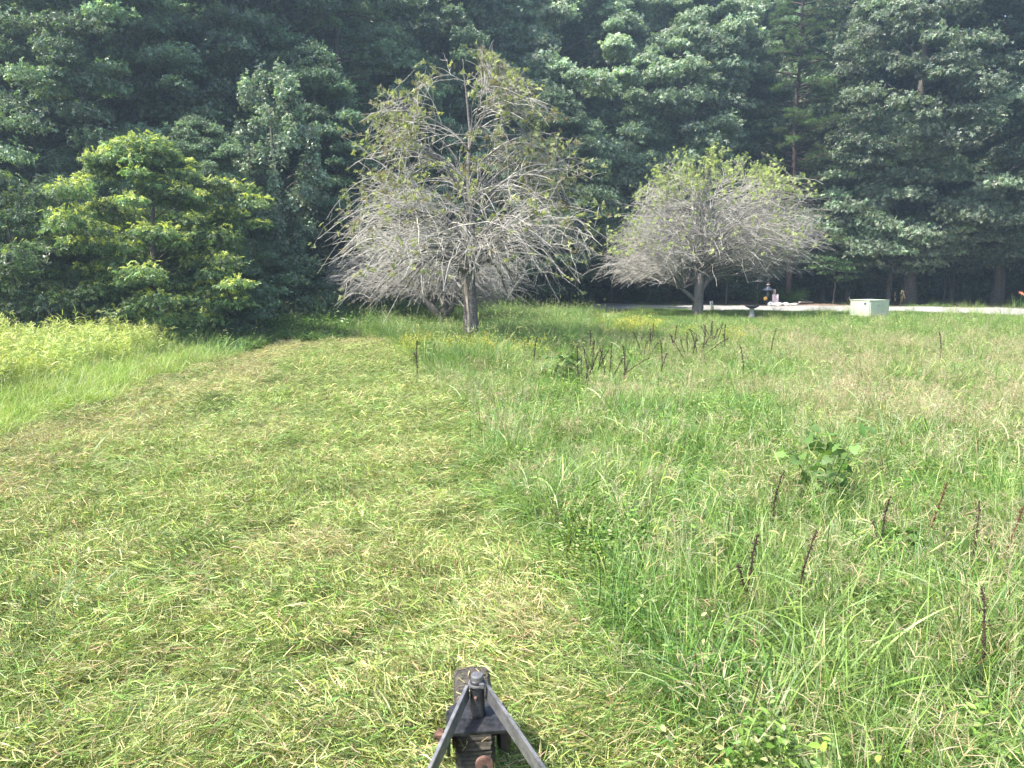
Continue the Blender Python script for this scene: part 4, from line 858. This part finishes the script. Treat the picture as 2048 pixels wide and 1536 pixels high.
off = Vector((-math.sin(yaw) * .30, math.cos(yaw) * .30, WR))
W0.location = off; W0.rotation_euler = (0, 0, yaw)
# tyre: stacked plies, slightly uneven, with rounded shoulders
g = Geo(); rng = np.random.default_rng(3); npl = 96; sec = [(-WW / 2, .10), (-WW / 2, WR - .018), (-WW / 2 + .012, WR - .003), (0, WR), (WW / 2 - .012, WR - .003), (WW / 2, WR - .018), (WW / 2, .10)]
V, C = [], []
for i in range(npl * 3):
    a = 2 * math.pi * i / (npl * 3); ply = i // 3; e_ = (i % 3); dr_ = (-.003 if e_ == 0 else 0) + rng.normal(0, .0005)
    rj = np.random.default_rng(1000 + ply); pj = rj.normal(0, .0012)
    sj = rj.normal(0, .0015)
    for (xw, r0) in sec:
        r = r0 + (dr_ + pj if r0 > .15 else 0); V.append((xw * (1 + (sj / .06 if r0 > .1 else 0)), r * math.cos(a), r * math.sin(a)))
        C.append(np.array((.05, .043, .035)) * (0.5 if e_ == 0 else 1) * math.exp(rj.normal(0, .25)))
V = np.array(V); n_ = len(sec); m_ = npl * 3; i = np.arange(m_)[:, None]; j = np.arange(n_ - 1)[None]
F = np.stack([i * n_ + j, i * n_ + j + 1, ((i + 1) % m_) * n_ + j + 1, ((i + 1) % m_) * n_ + j], -1).reshape(-1, 4)
g.add(V, F[:, ::-1], np.array(C)); obj('tyre', g.mesh('tyre', tyre_mat()), W0)
RX = Matrix.Rotation(math.pi / 2, 4, 'Y')
g = Geo(); n = 70; a = rng.uniform(-.9, 1.2, n); xw = rng.uniform(-WW * .42, WW * .42, n); b0 = np.stack([xw, -np.sin(a) * (WR + .002), np.cos(a) * (WR + .002)], -1)
dd = unit(np.stack([rng.normal(0, 1, n), -np.cos(a) * rng.normal(0, 1, n), -np.sin(a) * rng.normal(0, 1, n)], -1)); nn = unit(b0 * np.array([0, 1, 1]))
stamp(g, np.array([[-.5, -.06, .05], [.5, -.03, .08], [.5, .03, .08], [-.5, .06, .05]]), np.array([[0, 1, 2, 3]]), b0, frames(dd, nn), rng.uniform(.012, .045, n), mixcol(rng, n, [(.3, .3, .14), (.14, .17, .05), STRAW], [1, 1, 1], .2))
o = obj('stuck_clippings', g.mesh('stuck_clippings', M_weed), W0); o['kind'] = 'stuff'
bm = bmesh.new(); bm_lathe(bm, [(.045, -WW / 2 - .012), (.045, -WW / 2 - .002), (.104, -WW / 2 + .006), (.104, WW / 2 - .006), (.045, WW / 2 + .002), (.045, WW / 2 + .012)], n=32, M=RX)
bm_obj('rim', bm, M_rust, W0, False)
bm = bmesh.new(); bm_lathe(bm, [(.013, -WW / 2 - .075), (.013, WW / 2 + .045)], n=12, M=RX)
bm_lathe(bm, [(.024, -WW / 2 - .065), (.024, -WW / 2 - .045)], n=6, M=RX); bm_lathe(bm, [(.024, WW / 2 + .028), (.024, WW / 2 + .042)], n=6, M=RX)
bm_obj('axle', bm, M_rust, W0)
# fork: sloped top plate and two arms down to the axle
Mw = Matrix.Rotation(yaw, 4, 'Z')
bm = bmesh.new(); hw = WW / 2 + .026
def quadplate(bm, pts, th):
    """flat plate from 4+ points, thickened along its normal"""
    vs = [Vector(p) for p in pts]; n = (vs[1] - vs[0]).cross(vs[2] - vs[1]).normalized() * th
    a = [bm.verts.new(v) for v in vs]; b_ = [bm.verts.new(v - n) for v in vs]; k = len(vs)
    bm.faces.new(a); bm.faces.new(b_[::-1])
    for i in range(k): bm.faces.new((a[i], b_[i], b_[(i + 1) % k], a[(i + 1) % k]))
zt = .478
quadplate(bm, [(-hw, -.085, zt), (hw, -.085, zt), (hw, .04, zt + .012), (.03, .085, zt + .012), (-.03, .085, zt + .012), (-hw, .04, zt + .012)], .012)
for s in (-1, 1):
    xo = s * (hw - .002); pts = [(xo, -.085, zt - .013), (xo, .04, zt - .001), (xo, .335, WR + .045), (xo, .335, WR - .045), (xo, .26, WR - .04), (xo, -.05, zt - .10)]
    if s < 0: pts = pts[::-1]
    quadplate(bm, pts, .01)
bmesh.ops.transform(bm, matrix=Mw, verts=bm.verts[:])
bm_obj('fork', bm, M_black, TW, False, .0015)
bm = bmesh.new(); bm_lathe(bm, [(.027, zt), (.0265, zt + .01), (.023, zt + .018), (.0225, zt + .118), (.021, zt + .122)], n=24); bm_obj('pivot_tube', bm, M_black, TW, True)
bm = bmesh.new(); bm_lathe(bm, [(.029, zt + .106), (.029, zt + .111), (.0185, zt + .1115)], n=24); bm_obj('washer', bm, M_steel, TW)
bm = bmesh.new(); bm_lathe(bm, [(.0195, zt + .112), (.0195, zt + .135), (.0175, zt + .139)], n=24); bm_box(bm, (.014, -.022, zt + .113), (.014, .010, .014)); bm_obj('pin', bm, M_steel, TW)
bm = bmesh.new(); bm_lathe(bm, [(.004, 0), (.0055, .004), (.003, .01)], n=8, M=Matrix.Translation((-.004, -.0225, zt + .075)) @ Matrix.Rotation(math.pi / 2, 4, 'X')); bm_obj('grease_nipple', bm, M_rust, TW)
# brace bars: flat steel on edge from the tube down to the deck
for s, (ue, ve) in ((-1, (866, 1536)), (1, (1078, 1536))):
    A = Vector((s * .030, -.004, zt + .085)); ze = .50; X, Y = P(ue, ve, ze); Bp = Vector((X - px_, Y - py_, ze)); d = (Bp - A); Bx = A + d * 1.9
    bm = bmesh.new(); d = (Bx - A).normalized(); up = Vector((0, 0, 1)); side = d.cross(up).normalized() * .0055; up2 = side.cross(d).normalized() * (1 if side.cross(d).z > 0 else -1) * .024
    vs = [bm.verts.new(p + a * side + b_ * up2) for p in (A, Bx) for a, b_ in ((-1, -1), (1, -1), (1, 1), (-1, 1))]
    for f in ((0, 1, 2, 3), (7, 6, 5, 4), (0, 4, 5, 1), (1, 5, 6, 2), (2, 6, 7, 3), (3, 7, 4, 0)): bm.faces.new([vs[q] for q in f])
    bmesh.ops.recalc_face_normals(bm, faces=bm.faces[:]); bm_obj('brace_bar', bm, M_steel, TW, False, .0012)
# rusty lug standing on the deck
bm = bmesh.new(); lx, ly, lz = PY(969, 1536, 1.78)
prof = [(-.024, -.25), (.024, -.25)] + [(.024 * math.cos(a), .024 * math.sin(a)) for a in np.linspace(0, math.pi, 11)]
zc = PY(969, 1513, 1.78)[2] - .024
f0 = [bm.verts.new((lx - px_ + a, ly - py_ - .007, zc + c)) for a, c in prof]; f1 = [bm.verts.new((lx - px_ + a, ly - py_ + .007, zc + c)) for a, c in prof]
bm.faces.new(f0); bm.faces.new(f1[::-1])
for i in range(len(prof)): bm.faces.new((f0[i], f1[i], f1[(i + 1) % len(prof)], f0[(i + 1) % len(prof)]))
bmesh.ops.recalc_face_normals(bm, faces=bm.faces[:])
lug = bm_obj('lug', bm, M_rust, TW, False, .002)
bm = bmesh.new(); bm_lathe(bm, [(.0055, 0), (.0055, .002)], n=12, M=Matrix.Translation((lx - px_, ly - py_ - .0075, zc + .0)) @ Matrix.Rotation(math.pi / 2, 4, 'X')); bm_obj('bolt_hole', bm, M_black, lug)

# ------------------------------------------------------------------ things by the driveway
def at(u, v): x, y = P(u, v); return (x, y, float(hgt(x, y)))
M_cab = rough_mat('pale_green_paint', (.36, .42, .31), (.42, .48, .36), 3, .5, .05); M_cabdark = rough_mat('green_paint_seam', (.15, .18, .14), (.2, .22, .18), 8, .6, .1); M_white = rough_mat('white_paint', (.55, .55, .54), (.68, .68, .67), 5, .5, .05); M_blue = rough_mat('dark_blue_paint', (.05, .07, .12), (.08, .10, .17), 9, .5, .05)
x, y, z = at(1737, 636); x0 = x; TR = thing('utility_cabinet', (x, y, z), 'pale green metal utility cabinet standing in the grass before the driveway', 'utility cabinet', rz=math.radians(-70))
bm = bmesh.new(); bm_box(bm, (0, 0, .04), (1.12, 1.12, .10)); bm_obj('pad', bm, rough_mat('concrete', (.3, .3, .28), (.42, .41, .38), 15), TR, False, .01)
bm = bmesh.new(); bm_box(bm, (0, 0, .41), (1.04, 1.04, .64)); bm_obj('body', bm, M_cab, TR, False, .012)
bm = bmesh.new(); bm_box(bm, (0, 0, .745), (1.08, 1.08, .028)); bm_obj('lid', bm, M_cab, TR, False, .01)
bm = bmesh.new(); bm_box(bm, (.53, .0, .42), (.03, .95, .58)); bm_obj('door', bm, M_cab, TR, False, .006)
bm = bmesh.new(); bm_box(bm, (.547, .12, .42), (.006, .012, .54)); bm_obj('seam', bm, M_cabdark, TR)
bm = bmesh.new(); bm_box(bm, (.30, -.5225, .61), (.12, .005, .085)); bm_obj('warning_label', bm, M_blue, TR)
bm = bmesh.new(); bm_box(bm, (.43, -.5225, .60), (.09, .005, .10)); bm_obj('plate_label', bm, M_white, TR)
bm = bmesh.new(); bm_box(bm, (.43, -.5225, .50), (.05, .005, .05)); bm_obj('plate_label', bm, M_white, TR)
bm = bmesh.new(); bm_lathe(bm, [(.02, 0), (.02, .02)], n=10, M=Matrix.Translation((.545, -.1, .56)) @ RX); bm_obj('lock', bm, M_cabdark, TR)
M_conc = rough_mat('mossy_concrete', (.22, .21, .20), (.42, .41, .39), 25, .9, .3); M_cdark = rough_mat('dark_wet_concrete', (.05, .05, .05), (.14, .14, .14), 20, .8, .3)
x, y, z = at(1503, 636); BB = thing('bird_bath', (x, y, z), 'grey concrete bird bath on a flared pedestal in the lawn', 'bird bath')
bm = bmesh.new(); bm_lathe(bm, [(.165, 0), (.16, .03), (.13, .06), (.09, .25), (.075, .38), (.11, .41)], n=24); bm_obj('pedestal', bm, M_conc, BB, True)
bm = bmesh.new(); bm_lathe(bm, [(.11, .40), (.22, .45), (.295, .50), (.30, .53), (.28, .535), (.24, .50), (.12, .475), (.0, .47)], n=32); bm_obj('basin', bm, M_cdark, BB, True)
x, y, z = at(1534, 611); FD = thing('bird_feeder', (x, y, z), 'bird feeder under a wide dark cone roof beyond the driveway', 'bird feeder')
S_ = y / 1500
bm = bmesh.new(); bm_lathe(bm, [(.014, 0), (.014, (611 - 549) * S_)], n=8); bm_obj('pole', bm, M_steel, FD)
zr = (611 - 579.5) * S_; bm = bmesh.new(); bm_lathe(bm, [(.33, zr), (.335, zr + .012), (.18, zr + .13), (.06, zr + .25), (.03, zr + .30)], n=20); bm_obj('cone_roof', bm, rough_mat('slate_blue_metal', (.09, .105, .14), (.13, .15, .2), 8, .4, .1, .5), FD)
bm = bmesh.new(); bm_lathe(bm, [(.13, zr + .30), (.12, zr + .315), (.03, zr + .385), (.015, zr + .42)], n=16); bm_obj('cap', bm, rough_mat('copper_cap', (.34, .25, .21), (.5, .38, .33), 9, .5, .1, .3), FD)
bm = bmesh.new(); bm_lathe(bm, [(.075, zr - .38), (.08, zr - .36), (.075, zr - .02)], n=16); bm_obj('seed_tube', bm, rough_mat('smoky_plastic', (.05, .065, .07), (.09, .11, .12), 5, .25, .05), FD)
x, y, z = at(1510, 610); PF = thing('platform_feeder', (x, y, z), 'flat wooden board on a thin post left of the dark cone-roofed feeder', 'bird table')
M_wood = rough_mat('weathered_wood', (.22, .18, .15), (.40, .34, .29), 8, .9, .4, stretch=(8, 8, 1)); bm = bmesh.new(); bm_box(bm, (.1, 0, .66), (.06, .06, 1.32)); bm_obj('post', bm, M_pinebark, PF)
bm = bmesh.new(); bm_box(bm, (.12, 0, (610 - 561.5) * y / 1500), (.44, .3, .06)); bm_obj('board', bm, M_wood, PF, False, .006)
x, y, z = at(1547, 611); S_ = y / 1500; PS = thing('wooden_post', (x, y, z), 'short weathered wooden post that carries the pink sign', 'post')
bm = bmesh.new(); bm_box(bm, (0, 0, .46), (.145, .145, .94)); bm_obj('post', bm, M_wood, PS, False, .012)
SG_ = thing('pink_sign', (x + .06, y - .09, z + .25), 'white garden sign with a pink and blue drawing hung on the short post', 'sign'); SG_.rotation_euler = (0, math.radians(-3), 0)
bm = bmesh.new(); bm_box(bm, (0, 0, .2), (.34, .012, .42)); bm_obj('panel', bm, rough_mat('pale_pink_paint', (.62, .50, .52), (.74, .64, .66), 9, .6, .05), SG_)
def ribbon(name, pts, w, mat, par, y0):
    bm = bmesh.new()
    for (a, c), (d, e_) in zip(pts, pts[1:]):
        l = math.hypot(d - a, e_ - c); M = Matrix.Translation(((a + d) / 2, y0, (c + e_) / 2)) @ Matrix.Rotation(-math.atan2(e_ - c, d - a), 4, 'Y'); bm_box(bm, (0, 0, 0), (l + w * .6, .004 + .0005 * abs(a), w), M)
    return bm_obj(name, bm, mat, par)
M_pink = rough_mat('deep_pink_paint', (.45, .12, .22), (.55, .16, .28), 9, .6, .05); M_navy = rough_mat('navy_paint', (.03, .05, .16), (.05, .08, .22), 9, .6, .05); M_green = rough_mat('lime_paint', (.20, .38, .06), (.28, .48, .1), 9, .6, .05); M_red = rough_mat('red_paint', (.45, .07, .06), (.55, .1, .08), 9, .6, .05)
ribbon('scroll_drawing', [(-.10, .14), (-.02, .08), (.06, .16), (.0, .24), (-.08, .2), (-.02, .3), (.1, .33)], .018, M_pink, SG_, -.0085)
ribbon('bow_drawing', [(-.03, .385), (.05, .375), (.08, .40)], .03, M_blue, SG_, -.0085)
x, y, z = at(1418, 622); FG = thing('garden_flag', (x, y - .6, z), 'small tilted white garden flag with blue figures beside the dome tree trunk', 'garden flag')
bm = bmesh.new(); bm_lathe(bm, [(.006, 0), (.006, .60)], n=8); bm_obj('stake', bm, M_black, FG)
S_ = (y - .6) / 1500; Mt = Matrix.Rotation(math.radians(14), 4, 'Y') if False else Matrix.Rotation(math.radians(12), 4, 'Y')
bm = bmesh.new(); bm_box(bm, (0, 0, 0), (.15, .006, .40), Matrix.Translation((-.03, -.012, .32)) @ Matrix.Rotation(math.radians(-12), 4, 'Y')); bm_obj('cloth', bm, M_white, FG)
ribbon('blue_figure', [(-.07, .44), (-.03, .40), (-.05, .36), (0, .34)], .035, M_navy, FG, -.0175)
ribbon('green_stem', [(-.02, .26), (.0, .2), (.03, .14)], .03, M_green, FG, -.0175)
ribbon('red_petal', [(.02, .25), (.03, .21)], .02, M_red, FG, -.0175)
x, y, z = at(1515.5, 611); PW = thing('metal_flower', (x, y - 1.2, z), 'yellow metal flower ornament on a stake in front of the arching grass', 'garden ornament')
M_yel = rough_mat('yellow_enamel', (.62, .38, .08), (.75, .52, .16), 9, .4, .05); M_org = rough_mat('orange_enamel', (.5, .2, .05), (.6, .25, .08), 9, .4, .05)
bm = bmesh.new(); bm_lathe(bm, [(.008, 0), (.008, .46)], n=8); bm_obj('stake', bm, M_black, PW)
bm = bmesh.new()
for k in range(8):
    a = k * math.pi / 4; c = Vector((math.cos(a), 0, math.sin(a))); s = Vector((-math.sin(a), 0, math.cos(a))); o_ = Vector((0, -.02, .47))
    vs = [bm.verts.new(o_ + c * .02), bm.verts.new(o_ + c * .075 + s * .038 + Vector((0, -.012, 0))), bm.verts.new(o_ + c * .125), bm.verts.new(o_ + c * .075 - s * .038 + Vector((0, -.012, 0)))]; bm.faces.new(vs)
bmesh.ops.solidify(bm, geom=bm.faces[:], thickness=.004); bm_obj('flower_head', bm, M_yel, PW)
bm = bmesh.new(); bm_lathe(bm, [(.0, -.012), (.03, -.008), (.035, 0)], n=12, M=Matrix.Translation((0, -.03, .47)) @ Matrix.Rotation(-math.pi / 2, 4, 'X')); bm_obj('flower_centre', bm, M_org, PW)
bm = bmesh.new()
for k in range(2):
    a = (.5, 2.4)[k]; c = Vector((math.cos(a), 0, math.sin(a))); s = Vector((-math.sin(a), 0, math.cos(a))); o_ = Vector((0, -.01, .22))
    bm.faces.new([bm.verts.new(o_), bm.verts.new(o_ + c * .07 + s * .045), bm.verts.new(o_ + c * .14), bm.verts.new(o_ + c * .07 - s * .045)])
bmesh.ops.solidify(bm, geom=bm.faces[:], thickness=.004); bm_obj('metal_leaf', bm, M_white, PW)
# rocks
M_rock = rough_mat('pale_rock', (.30, .29, .27), (.52, .51, .48), 8, .9, .6, dist=.03)
for i, (u, v, s, lb, mt_) in enumerate(((1541, 611, (.2, .15, .17), 'small white rock left of the wooden post', M_white), (1557, 611.5, (.34, .22, .17), 'largest pale rock right of the wooden post', M_rock), (1572, 611.5, (.2, .16, .14), 'small white rock right of the largest rock', M_white), (1588, 611.5, (.3, .2, .1), 'low brown-grey rock furthest right of the post', M_conc))):
    x, y, z = at(u, v); bm = bmesh.new(); bmesh.ops.create_icosphere(bm, subdivisions=3, radius=1); rr_ = random.Random(i)
    ph_ = [rr_.uniform(0, 6) for _ in range(6)]
    for w in bm.verts:
        q = w.co.copy(); w.co *= 1 + .12 * math.sin(q.x * 3 + ph_[0]) * math.sin(q.y * 3 + ph_[1]) + .08 * math.sin(q.z * 5 + ph_[2] + q.x * 4)
    bmesh.ops.scale(bm, vec=s, verts=bm.verts[:]); o = bm_obj('rock', bm, mt_, None, True); o.location = (x, y, z + s[2] * .45); tag(o, lb, 'rock', 'rocks edging the bed by the post')
# arching ornamental grass
OG = 'arching ornamental grasses beyond the driveway'
for i, (u, s, lb) in enumerate(((1522, .95, 'arching green grass fountain behind the feeders'), (1578, 1.3, 'larger arching grass fountain right of the wooden post'))):
    rng = np.random.default_rng(90 + i); g = Geo(); n = 900; b0 = disc(rng, n, .18); ph = np.arctan2(b0[:, 1], b0[:, 0]) + rng.normal(0, .3, n)
    blades(g, rng, n, b0, ph, rng.uniform(.75, 1.5, n), rng.normal(-1.35, .3, n), rng.normal(0, .15, n), rng.uniform(.6, 1.2, n), rng.uniform(.007, .013, n), mixcol(rng, n, [G_deep, G_mid, (.06, .11, .03)], [2, 1, 2], .2), 7, .4)
    x, y, z = at(u, 608.5); o = obj('ornamental_grass', g.mesh('ornamental_grass', M_weed), None, (x, y, z)); o.scale = (s, s, s); tag(o, lb, 'plant', OG)
# rails, stump
LG = 'fallen rails on the mulch right of the grass fountains'
for i, (a_, b_, za, zb, lb) in enumerate((((1590, 608), (1628, 606.5), .42, .05, 'upper fallen grey rail leaning down to the right'), ((1598, 610), (1626, 608.5), .14, .08, 'lower short grey rail lying nearly level'))):
    A, B = at(*a_), at(*b_); g = Geo(); A = np.array(A) + (0, 0, za); B = np.array(B) + (0, 0, zb); rr2 = np.random.default_rng(i); pts = np.linspace(A, B, 8) + rr2.normal(0, .012, (8, 3)); tubes(g, pts, np.linspace(.06, .045, 8), 8)
    tag(obj('fallen_rail', g.mesh('fallen_rail', M_wood, True)), lb, 'log', LG)
x, y, z = at(1735, 604.5); ST = thing('compost_bin', (x, y, z), 'dark tapered bin in the shade behind the utility cabinet', 'bin')
S_ = y / 1500; M_bin = rough_mat('dark_purple_grey_plastic', (.07, .065, .07), (.12, .105, .115), 8, .8, .1)
bm = bmesh.new(); r_ = bmesh.ops.create_cone(bm, cap_ends=True, segments=4, radius1=.46, radius2=.34, depth=.58, matrix=Matrix.Translation((0, 0, .31)) @ Matrix.Rotation(math.pi / 4, 4, 'Z')); bm_obj('body', bm, M_bin, ST, False, .015)
bm = bmesh.new(); bm_box(bm, (0, 0, .615), (.53, .53, .035)); bm_obj('lid', bm, M_bin, ST, False, .008)
# tall seed-headed stems by the cabinet, and the day lily at the right edge
def stems(seed, loc, label, name, n, h0, h1, pal, r=.25, m=26, w=.008, extra=None):
    rng = np.random.default_rng(seed); g = Geo(); b0 = disc(rng, n, r); L = rng.uniform(h0, h1, n); ph = rng.uniform(0, 6.28, n); c = mixcol(rng, n, pal, np.ones(len(pal)), .1)
    sp = blades(g, rng, n, b0, ph, rng.normal(1.5, .06, n), rng.normal(-.25, .2, n), 0 * ph, L, np.full(n, w), c, 6, .4)
    for k in range(m):
        t = rng.uniform(.68, 1, n) * 6; i0 = np.minimum(t.astype(int), 5); p = sp[np.arange(n), i0] + (sp[np.arange(n), i0 + 1] - sp[np.arange(n), i0]) * (t - i0)[:, None]
        blades(g, rng, n, p, rng.uniform(0, 6.28, n), rng.normal(1.0, .3, n), rng.normal(-.3, .3, n), 0 * ph, rng.uniform(.04, .09, n), rng.uniform(.008, .016, n), c, 2, .8)
    o = obj(name, g.mesh(name, M_weed), None, loc); return tag(o, label, 'plant')
x, y = P(1800, 640); stems(81, (x, y, 0), 'tall tan seed-headed stems just right of the utility cabinet', 'seeding_stems', 4, 1.0, 1.25, [(.33, .26, .16), (.28, .2, .13)], .28)
x, y = P(1698, 641); stems(82, (x, y, 0), 'short tan seed-headed stems at the left corner of the utility cabinet', 'seeding_stems', 2, .8, .95, [(.33, .26, .16)], .15)
x, y = P(2038, 617); LL = thing('day_lily', (x, y, float(hgt(x, y))), 'orange-flowered plant with pale stems on the far verge at the right edge', 'flower')
rng = np.random.default_rng(85); g = Geo(); n = 46; b0 = disc(rng, n, .5); blades(g, rng, n, b0, rng.uniform(0, 6.28, n), rng.normal(1.2, .25, n), rng.normal(-.8, .4, n), np.zeros(n), rng.uniform(.35, .85, n), np.full(n, .02), mixcol(rng, n, [(.3, .34, .16), G_mid], [1, 1], .1), 5); obj('foliage', g.mesh('foliage', M_weed), LL)
g = Geo(); c0 = np.repeat(np.array([[0, 0, .78], [.12, 0, .7]]), 6, 0); a = np.tile(np.arange(6) * 1.047, 2); stamp(g, TL * np.array([1, 1.4, 1]), FL, c0, frames(np.stack([np.cos(a), np.sin(a) * .6 - .2, np.sin(a) * .5 + .5], -1), np.tile([0, -1., .3], (12, 1))), np.full(12, .14), (.55, .22, .10)); obj('petals', g.mesh('petals', M_weed), LL)

# ------------------------------------------------------------------ lens veil, imitated by a volume of air
bm = bmesh.new(); bm_box(bm, (0, 55, 17), (290, 190, 36))
hm = bpy.data.materials.new('lens_veil_air'); hm.use_nodes = True; N = hm.node_tree.nodes; N.remove(N['Principled BSDF'])
vp = N.new('ShaderNodeVolumePrincipled'); vp.inputs['Color'].default_value = (.62, .82, 1.0, 1); vp.inputs['Density'].default_value = .0017; vp.inputs['Anisotropy'].default_value = .45  # bluish scattering added to imitate the veil of the lens over the woods
hm.node_tree.links.new(vp.outputs[0], N['Material Output'].inputs['Volume'])
hz_ = bm_obj('lens_veil_volume', bm, hm); tag(hz_, kind='stuff')
